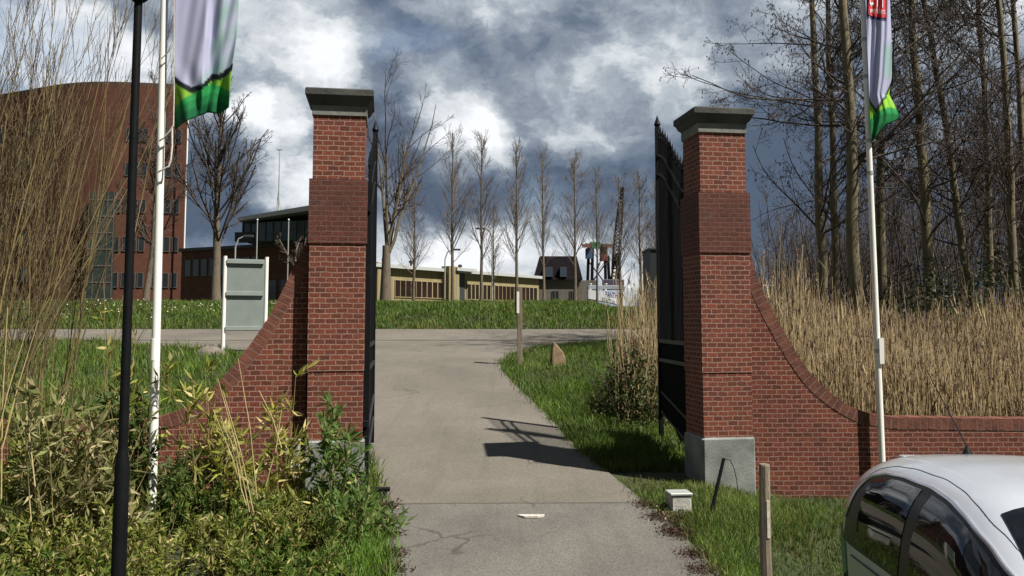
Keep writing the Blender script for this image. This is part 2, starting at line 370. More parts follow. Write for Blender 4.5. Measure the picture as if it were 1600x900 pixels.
def edge(pts):
    w_ = sorted([(G(*p).y, G(*p).x) for p in pts]); return np.array([a for a, _ in w_]), np.array([b_ for _, b_ in w_])
LY, LX = edge([(612, 899), (600, 840), (598, 780), (572, 710), (545, 650), (500, 600), (430, 565), (340, 546), (180, 537)])
RY, RX = edge([(1125, 899), (1062, 832), (1012, 790), (960, 747), (905, 705), (850, 645), (805, 603), (784, 580), (780, 567), (797, 554), (838, 543), (905, 536), (965, 532)])
def roadx(y):
    l = np.interp(y, LY, LX); r = np.interp(y, RY, RX)
    if np.ndim(y) == 0:
        if y < LY[0]: l = LX[0] - (LY[0] - y) * .25
        if y < RY[0]: r = RX[0] + (RY[0] - y) * .05
    return l, r
asph = bpy.data.materials.new('asphalt'); asph.use_nodes = True
def make_asphalt():
    nt = asph.node_tree; N = nt.nodes; L = nt.links; b = N['Principled BSDF']; b.inputs['Roughness'].default_value = .9; b.inputs['Specular IOR Level'].default_value = .3
    t = N.new('ShaderNodeTexCoord'); v = t.outputs['Object']
    def nz(s, d=6, r=.6, vec=v):
        n = N.new('ShaderNodeTexNoise'); n.inputs['Scale'].default_value = s; n.inputs['Detail'].default_value = d; n.inputs['Roughness'].default_value = r; L.new(vec, n.inputs['Vector']); return n.outputs['Fac']
    def mr(src, a, b_, c, d):
        n = N.new('ShaderNodeMapRange'); L.new(src, n.inputs[0]); n.inputs[1].default_value = a; n.inputs[2].default_value = b_; n.inputs[3].default_value = c; n.inputs[4].default_value = d; return n.outputs[0]
    def mix(f, a, b_, mode='MIX'):
        n = N.new('ShaderNodeMix'); n.data_type = 'RGBA'; n.blend_type = mode
        for s, x in ((0, f), (6, a), (7, b_)):
            if isinstance(x, (float, int)): n.inputs[s].default_value = x
            elif isinstance(x, tuple): n.inputs[s].default_value = (*x, 1)
            else: L.new(x, n.inputs[s])
        return n.outputs[2]
    c = mix(mr(nz(.5), .35, .65, 0, 1), (.112, .102, .087), (.150, .137, .117))
    sx = N.new('ShaderNodeSeparateXYZ'); L.new(v, sx.inputs[0])
    # older, greyer surface on the near side of the gate line (y = 8.95 + .147 x)
    ma = N.new('ShaderNodeMath'); ma.operation = 'MULTIPLY_ADD'; L.new(sx.outputs[0], ma.inputs[0]); ma.inputs[1].default_value = -.02; L.new(sx.outputs[1], ma.inputs[2])
    wv = N.new('ShaderNodeMath'); wv.operation = 'MULTIPLY_ADD'; L.new(nz(3), wv.inputs[0]); wv.inputs[1].default_value = .06; L.new(ma.outputs[0], wv.inputs[2])
    c = mix(mr(wv.outputs[0], 8.50, 8.53, 1, 0), c, mix(mr(nz(1.1), .35, .7, 0, 1), (.095, .091, .083), (.135, .128, .115)))
    seam = N.new('ShaderNodeMath'); seam.operation = 'ABSOLUTE'
    sb = N.new('ShaderNodeMath'); sb.operation = 'SUBTRACT'; L.new(wv.outputs[0], sb.inputs[0]); sb.inputs[1].default_value = 8.515; L.new(sb.outputs[0], seam.inputs[0])
    c = mix(mr(seam.outputs[0], .008, .03, .75, 0), c, (.05, .045, .04))
    vo = N.new('ShaderNodeTexVoronoi'); vo.inputs['Scale'].default_value = 95; L.new(v, vo.inputs['Vector'])
    g = N.new('ShaderNodeCombineColor'); gv = mr(vo.outputs['Color'], 0, 1, .55, 1.55)
    for i in range(3): L.new(gv, g.inputs[i])
    c = mix(.7, c, g.outputs[0], 'MULTIPLY')
    c = mix(mr(nz(2.4, 8, .7), .60, .78, 0, .45), c, (.07, .062, .05))
    wn_ = N.new('ShaderNodeTexNoise'); wn_.inputs['Scale'].default_value = 2.5; wn_.inputs['Detail'].default_value = 6; L.new(v, wn_.inputs['Vector'])
    wa_ = N.new('ShaderNodeVectorMath'); wa_.operation = 'MULTIPLY_ADD'; L.new(wn_.outputs['Color'], wa_.inputs[0]); wa_.inputs[1].default_value = (.5, .5, 0); L.new(v, wa_.inputs[2])
    ce = N.new('ShaderNodeTexVoronoi'); ce.feature = 'DISTANCE_TO_EDGE'; ce.inputs['Scale'].default_value = .62; L.new(wa_.outputs[0], ce.inputs['Vector'])
    ck_ = N.new('ShaderNodeMath'); ck_.operation = 'MULTIPLY'; L.new(mr(ce.outputs['Distance'], .003, .010, 1, 0), ck_.inputs[0]); L.new(mr(nz(.9, 3), .52, .62, 0, .6), ck_.inputs[1])
    c = mix(ck_.outputs[0], c, (.035, .032, .028))
    st = N.new('ShaderNodeMapping'); st.inputs['Scale'].default_value = (3.2, .22, 1); L.new(v, st.inputs['Vector'])
    c = mix(mr(nz(1.6, 5, .6, st.outputs[0]), .52, .78, 0, .38), c, (.075, .068, .058))
    L.new(c, b.inputs['Base Color'])
    bn = N.new('ShaderNodeBump'); bn.inputs['Strength'].default_value = .35; bn.inputs['Distance'].default_value = .006; L.new(nz(110, 3), bn.inputs['Height']); L.new(bn.outputs[0], b.inputs['Normal'])
make_asphalt()
ys = np.unique(np.concatenate([np.arange(-20, 2, 2.), np.arange(2, 24.5, .25), PX[(PX > 1) & (PX < 24.5)]]))
tag(ground_sheet('road', asph, roadx, ys, 24, .014), 'grey asphalt drive running through the gate', None, kind='structure')
g0 = G(0, 515.5).y; g1 = G(0, 532).y
def cross_rows():
    rows = np.unique(np.concatenate([np.linspace(g1 - .2, g0, 14), PX[(PX > g1 - .2) & (PX < g0)]]))
    return rows
tag(ground_sheet('crossing_road', asph, lambda y: (-40., 40.), cross_rows(), 60, .024), 'asphalt road along the foot of the dike', None, kind='structure')

# ------------------------------------------------------------------ gate pillars
AZ = math.radians(8.4); GD = Vector((math.cos(AZ), math.sin(AZ), 0)); ND = Vector((-math.sin(AZ), math.cos(AZ), 0))
k_ = 8.74 / F
def zl(y): return P(525, y, 8.74).z
def pillar(label, px, py, d, dz):
    W = .56; f = P(px, py, d); c = f + ND * W / 2
    t = thing('gate_pillar', label, 'pillar', (c.x, c.y, dz), AZ, 'brick gate pillars')
    return t
tp = pillar('left brick gate pillar with stone cap, bamboo growing at its foot', 524, 600, 8.74, 0)
def sect(z0, z1, w_): b = B(); return b.box((0, 0, (z0 + z1) / 2), (w_, w_, z1 - z0))
Z = {y: zl(y) for y in (140, 152, 165, 180, 280, 380, 580, 688)}
b = B(); b.box((0, 0, (Z[280] + Z[180]) / 2), (.525, .525, Z[180] - Z[280])); parts = [('upper_shaft', b, BR)]
b = B(); b.box((0, 0, (Z[380] + Z[280]) / 2), (.585, .585, Z[280] - Z[380])); parts.append(('brick_band', b, BRD))
b = B(); b.box((0, 0, (Z[580] + Z[380]) / 2), (.560, .560, Z[380] - Z[580] - .002)); parts.append(('middle_shaft', b, BR))
b = B(); b.box((0, 0, (Z[688] + Z[580]) / 2), (.545, .545, Z[580] - Z[688])); parts.append(('lower_shaft', b, BR))
b = B(); b.box((0, 0, Z[688] / 2 - .2), (.59, .59, Z[688] + .4), bev=.02); parts.append(('plinth', b, PLINTH))
b = B(); b.box((0, 0, (Z[180] + Z[165]) / 2), (.555, .555, Z[165] - Z[180] - .002)); parts.append(('neck_stone', b, mat('neck_stone', (.16, .165, .15), .85, .3, 5, .4, 30)))
b = B(); h1, h2 = .275, .345; z0, z1, z2 = Z[165], Z[152] + .01, Z[140]
ring = lambda h, z: [(-h, -h, z), (h, -h, z), (h, h, z), (-h, h, z)]
pr = [(h1, z0), (h1 + .03, z0 + .03), (h2 - .02, z1 - .02), (h2, z1), (h2, z2 - .012), (h2 - .012, z2)]
vs = sum([ring(h, z) for h, z in pr], []); fs = [(3, 2, 1, 0), tuple(range(4 * len(pr) - 4, 4 * len(pr)))]
for i in range(len(pr) - 1):
    for k in range(4): fs.append((i * 4 + k, i * 4 + (k + 1) % 4, i * 4 + 4 + (k + 1) % 4, i * 4 + 4 + k))
b.add(vs, fs); parts.append(('stone_cap', b, STONE))
for n, b, m in parts: obj(n, b, m, tp)
def dup(root, loc, rz=None, label=None, group=None, scale=None):
    r = root.copy(); COL.objects.link(r); r.location = loc
    if rz is not None: r.rotation_euler = (0, 0, rz)
    if scale is not None: r.scale = scale
    if label: r['label'] = label
    if group: r['group'] = group
    for ch in list(root.children):
        c = ch.copy(); COL.objects.link(c); c.parent = r
        for g in ch.children:
            d = g.copy(); COL.objects.link(d); d.parent = c
    return r
cr_ = P(1137, 600, 9.33) + ND * .28
dup(tp, (cr_.x, cr_.y, -.05), AZ, 'right brick gate pillar with stone cap, leaning black rod before its plinth')
MORT = mat('mortar', (.17, .10, .075), .95, .2, 20)
CAPB = mat('rowlock_brick', (.135, .046, .03), .85, .45, 7, .5, 40)
def wing(label, pts, d0, slope, sgn, zbot, name='wing_wall'):
    """pts: pixel outline of the top, walking away from the pillar; depth = d0 + slope*(x-x0)"""
    w0 = None; W3 = []
    for px, py in pts:
        r = pdir(px, py); # solve depth on the plane y = d0 + slope*x
        t = d0 / (r.y - slope * r.x); W3.append(Vector((r.x * t, r.y * t, EYE + r.z * t)))
    # resample smooth
    S = [0]
    for a, c in zip(W3, W3[1:]): S.append(S[-1] + (c - a).length)
    def smooth(arr):
        n = len(arr); t = np.array(S); m = np.gradient(arr, t); xs = np.linspace(0, S[-1], int(S[-1] / .06) + 2); o = []
        for x in xs:
            i = min(np.searchsorted(t, x, 'right') - 1, n - 2); i = max(i, 0); h = t[i + 1] - t[i]; u = (x - t[i]) / h
            o.append((2 * u**3 - 3 * u**2 + 1) * arr[i] + (u**3 - 2 * u**2 + u) * h * m[i] + (-2 * u**3 + 3 * u**2) * arr[i + 1] + (u**3 - u**2) * h * m[i + 1])
        return np.array(o)
    X = smooth(np.array([p.x for p in W3])); Y = smooth(np.array([p.y for p in W3])); Zt = smooth(np.array([p.z for p in W3]))
    gd = Vector((1, slope, 0)).normalized(); nd = Vector((-gd.y, gd.x, 0)); th = .22
    root = thing(name, label, 'wall', (W3[0].x, W3[0].y, 0), 0, 'curved brick wing walls')
    b = B(); n = len(X)
    band = .125; tops = np.zeros(n)
    T = np.stack([np.gradient(X), np.gradient(Y), np.gradient(Zt)], 1); T /= np.linalg.norm(T, axis=1)[:, None]
    for q in range(2):
        o = nd * th * q
        b.v += [tuple(Vector((X[i], Y[i], zbot)) + o) for i in range(n)] + [tuple(Vector((X[i], Y[i], Zt[i] - .06)) + o) for i in range(n)]
    for i in range(n - 1):
        b.f += [(i, i + 1, n + i + 1, n + i), (2 * n + i + 1, 2 * n + i, 3 * n + i, 3 * n + i + 1), (n + i, n + i + 1, 3 * n + i + 1, 3 * n + i)]
    b.f += [(0, n, 3 * n, 2 * n), (n - 1, 2 * n + n - 1, 3 * n + n - 1, n + n - 1)]
    obj('brickwork', b, BR, root, world=True)
    # mortar bed and rowlock bricks on edge along the top
    mb = B(); cb = B(); down = []
    for i in range(n):
        t = Vector(T[i]); dn = nd.cross(t); dn = dn if dn.z < 0 else -dn; down.append(dn)
    ring_ = []
    for i in range(n):
        p = Vector((X[i], Y[i], Zt[i])); 
        for a, o in ((.004, -.004), (.004, th + .004), (band, th + .004), (band, -.004)): mb.v.append(tuple(p + down[i] * a + nd * o))
    for i in range(n - 1):
        for k in range(4): mb.f.append((4 * i + k, 4 * i + (k + 1) % 4, 4 * i + 4 + (k + 1) % 4, 4 * i + 4 + k))
    mb.f += [(0, 1, 2, 3), (4 * n - 1, 4 * n - 2, 4 * n - 3, 4 * n - 4)]
    L = np.concatenate([[0], np.cumsum(np.linalg.norm(np.diff(np.stack([X, Y, Zt], 1), axis=0), axis=1))])
    s = .04
    while s < L[-1]:
        p = Vector((np.interp(s, L, X), np.interp(s, L, Y), np.interp(s, L, Zt))); t = Vector((np.interp(s, L, T[:, 0]), np.interp(s, L, T[:, 1]), np.interp(s, L, T[:, 2]))).normalized()
        dn = nd.cross(t); dn = dn if dn.z < 0 else -dn
        M = Matrix((t, nd, dn)).transposed()
        cb.box(p + dn * (band / 2 - .004 + random.uniform(-.002, .002)) + nd * th / 2, (.070, th + .010 + random.uniform(-.002, .002), band), m=M, bev=.003)
        s += .078
    obj('mortar_bed', mb, MORT, root, world=True); obj('rowlock_cap', cb, CAPB, root, world=True)
    return root
s0 = math.tan(AZ)
c0 = P(524, 600, 8.74) + ND * .13
wing('left wing wall sweeping down from the pillar into bamboo, brick on edge cap', [(482, 372), (462, 412), (443, 452), (416, 502), (378, 556), (335, 604), (290, 637), (240, 654), (150, 659), (0, 657), (-260, 657)], c0.y - s0 * c0.x, s0, -1, -.5)
wing('right wing wall sweeping down from the pillar toward the parked car', [(1170, 388), (1186, 440), (1208, 488), (1236, 538), (1270, 588), (1305, 620), (1340, 640), (1385, 651), (1450, 653), (1592, 655), (1700, 655), (1900, 655)], 9.62, 0.0, 1, -.6)

# ------------------------------------------------------------------ gate leaves
def make_gate(label, hinge, free, zt_h, zt_f, zb_h, zb_f, strut=True):
    hinge = Vector(hinge); free = Vector(free); v = free - hinge; Lg = v.length; rz = math.atan2(v.y, v.x)
    root = thing('gate_leaf', label, 'gate', (hinge.x, hinge.y, 0), rz, 'black iron gate leaves')
    def rail(u, off):    # S-curved upper rails, low at the hinge and high at the free end
        t = u / Lg; s = t * t * (3 - 2 * t); return zt_h + (zt_f - zt_h) * s - off
    us = np.linspace(.03, Lg - .03, 26)
    fr = B()
    fr.box((0.0, 0, (zb_h + zt_h - .25) / 2), (.07, .07, zt_h - .25 - zb_h), bev=.004)
    fr.box((Lg, 0, (zb_f + zt_f + .1) / 2), (.06, .06, zt_f + .1 - zb_f), bev=.004); fr.lathe([(.03, 0), (.045, .03), (.03, .07), (.001, .16)], (Lg, 0, zt_f + .1), 10)
    obj('gate_frame', fr, BLACK, root)
    for off in (.30, .55):
        b = B(); b.tube([(u, 0, rail(u, off)) for u in us], .022, 6); obj('curved_rail', b, BLACK, root, True)
    zm = [1.48, 1.24]
    for z in zm: b = B(); b.box((Lg / 2, 0, z), (Lg, .05, .045)); obj('cross_rail', b, mat('worn_black_paint', (.016, .018, .02), .5, .4, 8, spec=.3), root)
    for k, z in enumerate((.60, .34)):
        b = B(); b.tube([(0, -.01, z + (zb_h - .05)), (Lg, -.01, z + (zb_f - .05) + .02)], .024, 6); obj('bottom_rail', b, mat('worn_black_paint'), root)
    bars = B(); n = int(Lg / .06)
    for i in range(1, n):
        u = Lg * i / n; zt = rail(u, 0) + (.0 if i % 2 else .06)
        bars.tube([(u, 0, 1.45), (u, 0, zt - .1)], .0095, 5); bars.lathe([(.0095, 0), (.018, .03), (.001, .13)], (u, 0, zt - .1), 5)
    obj('spiked_bars', bars, BLACK, root)
    b = B(); b.prism([(.03, .006, .26 + zb_h), (Lg - .03, .006, .34 + zb_f), (Lg - .03, .006, 1.5), (.03, .006, 1.5)], (0, -.012, 0)); obj('sheet_panel', b, mat('matt_black', (.004, .0045, .006), .9, .3, 8, spec=.05), root)
    for z in (.7, 2.9): b = B(); b.box((-.07, 0, z), (.1, .05, .06), bev=.003); obj('hinge', b, BLACK, root)
    if strut:
        b = B(); b.tube([(Lg * .72, -.03, .55), (Lg * .95, -.32, .08)], .035, 6); obj('prop', b, mat('worn_black_paint'), root)
    return root
gh = P(1080, 500, 9.85); gf = P(1031, 500, 11.35)
make_gate('right black iron gate leaf with spiked bars, swung open beside the reeds', (gh.x, gh.y, 0), (gf.x, gf.y, 0), 3.52, 4.22, .02, .26)
gh = P(573.5, 500, 8.98); gf = P(583, 500, 10.7)
make_gate('left black iron gate leaf seen edge on, folded back behind its pillar', (gh.x, gh.y, 0), (gf.x, gf.y, 0), 3.45, 4.0, .06, .26, False)

# ------------------------------------------------------------------ small things at the gate
def zterr(x, y): return float(terr(x, y))
p = G(590, 781); o = thing('drop_bolt_stop', 'black steel gate stop on two feet at the left road edge', 'gate stop', (p.x, p.y, p.z), .05)
b = B(); b.box((0, 0, .10), (.24, .07, .035), bev=.004); obj('bar', b, BLACK, o)
for s in (-1, 1): b = B(); b.box((s * .07, 0, .04), (.035, .05, .085)); obj('foot', b, mat('worn_black_paint'), o)
p = G(1061, 800); o = thing('concrete_block', 'pale square footing block under the open right gate leaf', 'block', tuple(p), .1)
b = B(); b.box((0, 0, .07), (.19, .18, .2), bev=.012); obj('block_body', b, CONC, o)
b = B(); b.box((0, 0, .18), (.21, .2, .018), bev=.004); obj('lid', b, METAL, o)
p = P(458, 700, 8.2); o = thing('utility_box', 'small grey utility box fixed low on the left wing wall', 'utility box', (p.x, p.y, P(458, 735, 8.55).z), AZ)
hb = P(458, 680, 8.55).z - o.location.z
b = B(); b.box((0, 0, hb / 2), (.125, .10, hb), bev=.008); obj('housing', b, METAL, o)
b = B(); b.box((0, 0, hb + .006), (.14, .115, .014), bev=.003); obj('lid', b, METAL, o)
b = B(); b.tube([(-.01, -.06, hb * .5), (-.01, -.065, hb * .2)], .012, 6); obj('lock', b, WHITE, o)
# bent black rod with a loose wire
p = G(1110, 806); o = thing('leaning_rod', 'thin black rod leaning in the grass with a loose wire bent from its tip', 'rod', tuple(p))
q = P(1131, 716, p.y + .1); b = B(); b.tube([tuple(p), tuple(q)], [.018, .016], 8); obj('rod', b, BLACK, o, world=True)
b = B(); b.tube([tuple(P(x, y, p.y + .12)) for x, y in ((1131, 717), (1141, 719), (1147, 732), (1151, 750), (1153, 768))], .004, 4); obj('wire', b, BLACK, o, world=True)
# wooden post at the right
q = P(1194, 725, 5.3); bz = zterr(q.x, 5.3)
o = thing('wooden_post', 'weathered grey wooden post standing in the grass before the right wall', 'post', (q.x, q.y, bz), .3)
hh = q.z - bz; b = B(); ring_n = 8; vs = []; rr = .028
b.tube([(0, 0, -.1), (.006, 0, .3), (-.003, .004, .7), (0, 0, hh - .01), (0, 0, hh)], [.038, .036, .034, .033, .03], 9); obj('stake', b, WOOD, o)
b = B(); b.box((0.0, -.031, hh - .32), (.02, .006, .22)); obj('worn_patch', b, mat('bare_wood', (.42, .38, .32), .9, .4, 20), o)
# post with small notice on the grass island
p = G(812, 572); o = thing('notice_post', 'grey wooden post with a small white notice plate on the grass island', 'sign post', tuple(p))
k = p.y / F; H = P(812, 448, p.y).z - p.z
b = B(); b.box((0, 0, H / 2), (.10, .10, H), bev=.008); obj('post', b, WOOD, o)
b = B(); b.box((-.075, -.02, H * .80), (.035, .16, H * .3), bev=.005); obj('plate_back', b, mat('worn_black_paint'), o)
b = B(); b.box((-.045, -.085, H * .80), (.07, .012, H * .27), bev=.003); obj('notice_plate', b, WHITE, o)
# boulder
p = G(873, 573); o = thing('standing_stone', 'pointed brown stone standing in the grass beside the notice post', 'stone', tuple(p), .35)
k = p.y / F; b = B(); w1 = 24 * k; h1 = 39 * k
b.prism([(-w1 * .5, 0, -.1), (-w1 * .45, 0, h1 * .55), (-w1 * .38, 0, h1 * .92), (-w1 * .3, 0, h1), (-w1 * .1, 0, h1 * .88), (w1 * .3, 0, h1 * .6), (w1 * .5, 0, h1 * .35), (w1 * .52, 0, -.1)], (.05, .22, 0))
so_ = obj('stone_body', b, mat('brown_stone', (.20, .145, .085), .9, .4, 6, .8, 20), o)
md = so_.modifiers.new('bevel', 'BEVEL'); md.width = .03; md.segments = 2
# dark low stone at left grass edge near the sign
p = G(327, 556); b = B(); rr_ = []
for i in range(7):
    for k2 in range(10):
        a = 2 * math.pi * k2 / 10; e_ = math.pi / 2 * i / 6; R_ = .34 * math.cos(e_) * (1 + .15 * math.sin(3 * a + 1)); rr_.append((R_ * math.cos(a), R_ * .6 * math.sin(a), .20 * math.sin(e_) * (1 + .1 * math.cos(2 * a))))
b.add([Vector(v) + p for v in rr_], [(i * 10 + k2, i * 10 + (k2 + 1) % 10, (i + 1) * 10 + (k2 + 1) % 10, (i + 1) * 10 + k2) for i in range(6) for k2 in range(10)])
# keep local origin at its base
o = thing('boulder', 'low grey-brown boulder at the road edge below the sign board', 'stone', tuple(p)); obj('boulder_body', b, mat('grey_stone', (.15, .13, .11), .9, .35, 5, .8, 15), o, True, world=True)
# sign board seen from behind
p = G(352, 552); d = p.y; o = thing('sign_board', 'grey back of a large sign board between two white posts by the road', 'sign board', (p.x, p.y, p.z))
L0 = P(352, 400, d); R0 = P(417, 400, d + .35); zb = P(352, 517, d).z
for q in (L0, R0):
    b = B(); b.tube([(q.x, q.y, p.z - .1), (q.x, q.y, L0.z)], .045, 10); obj('post', b, WHITE, o, True, world=True)
v = (R0 - L0); v.z = 0; mid = (L0 + R0) / 2; a = math.atan2(v.y, v.x)
SG = mat('sign_back', (.19, .225, .215), .6, .1, 3)
b = B(); b.box((mid.x, mid.y, (L0.z - .06 + zb) / 2), (v.length - .09, .03, L0.z - .06 - zb), a); obj('panel', b, SG, o, world=True)
for zz in (zb + .06, (L0.z + zb) / 2, L0.z - .12):
    b = B(); b.box((mid.x, mid.y - .05, zz), (v.length - .1, .05, .09), a, bev=.005); obj('rib', b, mat('sign_rib', (.24, .28, .27), .5, .1, 3), o, world=True)
# white litter on the road
p = G(830, 811); b = B(); pts = [(math.cos(t) * (.11 + .03 * math.sin(3 * t)), math.sin(t) * (.06 + .02 * math.cos(2 * t))) for t in np.linspace(0, 2 * math.pi, 14)[:-1]]
b.prism([(x, y, .015) for x, y in pts], (0, 0, .016)); o = obj('worn_patch', b, mat('pale_patch', (.46, .44, .40), .9, .3, 30, .6, 60)); o.location = p
o.name = 'road_stud'; tag(o, 'pale worn filler patch in the middle of the near road', 'patch')

# ------------------------------------------------------------------ poles, lamp post, flags
p = G(192, 899); xb = P(185, 900, 5.2); d = 5.2; zg = zterr(xb.x, d)
o = thing('lamp_post', 'tall black lamp post standing in bamboo left of the flagpole', 'lamp post', (xb.x, d, zg))
zj = P(192, 715, d).z; zt = P(227, -160, d).z; zc = P(226, 3, d).z
b = B(); b.lathe([(.042, -.1), (.042, zj - zg - .06), (.038, zj - zg - .02), (.028, zj - zg + .05)], (0, 0, 0), 16); obj('base_sleeve', b, BLACK, o, True)
b = B(); b.lathe([(.028, zj - zg), (.024, zc - zg)], (0, 0, 0), 16); obj('shaft', b, BLACK, o, True)
b = B(); b.lathe([(.03, 0), (.055, .02), (.06, .06), (.05, .12), (.03, .16), (.028, .5)], (0, 0, zc - zg), 16); obj('collar', b, BLACK, o, True)
b = B(); b.lathe([(.05, .5), (.19, .56), (.22, .62), (.16, .72), (.05, .80), (.01, .86)], (0, 0, zc - zg), 20); obj('lantern', b, BLACK, o, True)
def pole(name, label, pxb, pyb, pxt, pyt, d, r, extra=2.2):
    a = P(pxb, pyb, d); t = P(pxt, pyt, d); zg = zterr(a.x, d) - .05; v = (t - a).normalized()
    base = a + v * ((zg - a.z) / v.z); top = t + v * extra
    o = thing(name, label, 'flagpole', tuple(base), 0, 'white flagpoles')
    b = B(); b.tube([tuple(base), tuple(base + (top - base) * .45), tuple(top)], [r * 1.12, r, r * .8], 14); obj('shaft', b, WHITE, o, True, world=True)
    b = B(); b.lathe([(r * .8, 0), (r * 1.3, .02), (r * 1.3, .05), (.001, .1)], tuple(top), 12); obj('finial', b, WHITE, o, True, world=True)
    return o, base, top
fl, fb, ft = pole('flagpole', 'white flagpole rising out of bamboo beside the lamp post', 237, 800, 257, 0, 7.4, .034)
o = fl
for y in (548, ):
    q = P(242, y, 7.4); b = B(); b.tube([q + Vector((0, 0, -.08)), q + Vector((0, 0, .1))], .039, 12); obj('sleeve', b, WHITE, o, True, world=True)
fr_, fbr, ftr = pole('flagpole', 'white flagpole standing before the right wing wall behind the car', 1379, 735, 1348, 0, 9.53, .031)
for y in (62, 120, 220, 270, 548):
    x = 1348 + (1379 - 1348) * y / 735; q = P(x, y, 9.53); b = B(); b.tube([q + Vector((0, 0, -.02)), q + Vector((0, 0, .02))], .036, 12); obj('ring', b, METAL, fr_, True, world=True)
q = P(1375, 548, 9.53); b = B(); b.box(q + Vector((.0, -.035, 0)), (.05, .03, .28)); obj('cleat_cover', b, WHITE, fr_, world=True)
# halyard of the left flag
dF = 7.38
o2 = thing('flag_halyard', 'slack white halyard looped between the left flagpole and its flag', 'rope', tuple(P(258, 262, dF)))
ROPE = mat('rope', (.62, .60, .55), .9, .3, 60)
def rp(pts, r=.006):
    b = B(); b.tube([tuple(P(x, y, dd)) for x, y, dd in pts], r, 6); obj('rope', b, ROPE, o2, True, world=True)
rp([(272, -200, dF - .05), (272, 0, dF - .05), (272, 150, dF - .05), (271, 196, dF - .05)], .005)
rp([(271, 196, dF - .05), (267, 203, dF - .05), (257, 215, dF - .05), (249, 220, dF - .03)], .008)
rp([(269, 200, dF - .05), (269, 228, dF - .05), (267, 250, dF - .05), (264, 260, dF - .05), (256, 264, dF - .06), (247, 269, dF - .03)], .0085)
rp([(270, 70, dF - .05), (262, 82, dF - .05), (252, 92, dF - .03)], .005)
# flags: pixel outline -> cloth at its own depth with folds
def cloth(root, name, left, right, d, fold, ytop, ybot_l, ybot_r, colf, na=70, nb=170):
    def FS(a, bb, off=0.0):
        yl = ytop + (ybot_l - ytop) * bb; yr = ytop + (ybot_r(1) - ytop) * bb
        yb = ybot_l + (ybot_r(a) - ybot_l) * bb if False else ytop + (ybot_r(a) - ytop) * bb
        xl = np.interp(yb, *left); xr = np.interp(yb, *right); x = xl + (xr - xl) * a
        return P(x, yb, d + fold(a, yb) + off), x, yb
    vs = []; cs = []
    for j in range(nb + 1):
        for i in range(na + 1):
            p, x, y = FS(i / na, j / nb); vs.append(tuple(p)); cs.append(colf(i / na, x, y))
    i = np.arange(nb)[:, None] * (na + 1); k = np.arange(na)[None]
    f = np.stack([i + k, i + k + 1, i + na + 2 + k, i + na + 1 + k], -1).reshape(-1, 4)
    I = rootmat(root).inverted(); vs = np.array([tuple(I @ Vector(v)) for v in vs])
    o = npmesh(name, vs, f, mat('flag_cloth', attr='Col', rough=.75, var=.04, vscale=3, transl=.25, spec=.2), np.array(cs), root, True)
    md = o.modifiers.new('thickness', 'SOLIDIFY'); md.thickness = .003
    return o, FS
LAV = np.array((.55, .57, .78)); PALE = np.array((.30, .52, .46)); YG = np.array((.24, .50, .05)); GR = np.array((.02, .22, .07)); DG = np.array((.006, .085, .04)); BK = np.array((.012, .018, .022)); MG = np.array((.03, .33, .09))
def sm(x, a, b_): t = min(1, max(0, (x - a) / (b_ - a))); return t * t * (3 - 2 * t)
def colL(a, x, y):
    yb = np.interp(x, [272, 285, 300, 315, 330, 345, 356, 374], [119, 129, 137, 133, 117, 115, 108, 88])
    c = LAV.copy()
    fx = np.interp(y, [0, 60, 130], [345, 331, 312])
    pn = .5 + .5 * math.sin(x * .17 + y * .09) * math.cos(y * .07 - x * .05)
    c = c * (1 - sm(x, fx, fx + 3) * .85 * pn) + PALE * sm(x, fx, fx + 3) * .85 * pn
    c = c * (1 - sm(y, yb - 1, yb)) + BK * sm(y, yb - 1, yb)
    c = c * (1 - sm(y, yb + 9, yb + 10)) + YG * sm(y, yb + 9, yb + 10)
    g = np.interp(x, [272, 285, 300, 312, 330, 345, 357, 374], [172, 156, 148, 142, 130, 136, 143, 150]); c = c * (1 - sm(y, g - 1, g)) + MG * sm(y, g - 1, g)
    g2 = g + np.interp(x, [272, 300, 330, 360], [8, 8, 15, 6]); c = c * (1 - sm(y, g2 - 2, g2 + 2)) + GR * sm(y, g2 - 2, g2 + 2)
    g3 = g2 + 16; return c * (1 - .6 * sm(y, g3 - 5, g3)) + DG * .6 * sm(y, g3 - 5, g3)
flagL = thing('flag', 'left white banner flag with green foot hanging beside its flagpole', 'flag', tuple(P(273, 0, dF)), 0, 'white and green banner flags')
YT = -330
def foldL(a, y):
    k = a * 5.2 + y * .008; r = np.interp(y, [YT, 0, 130, 200], [.015, .03, .055, .065])
    return r * math.sin(k * 1.4 + .5) * a ** .6 + .07 * (sm(a, .48, .60) - sm(a, .60, .78)) * sm(y, -100, 120) + .012 * math.sin(a * 31 + y * .05) * a + .035 * math.sin(a * 14 - y * .025) * sm(y, 90, 170)
cloth(flagL, 'banner', ([YT, 210], [273, 273]), ([YT, 0, 60, 95, 120, 165, 210], [376, 373, 370, 365, 361, 358, 350]), dF - .05, foldL, YT, 202,
      lambda a: float(np.interp(a, [0, .25, .5, .62, .85, 1], [203, 188, 180, 176, 178, 168])), colL)
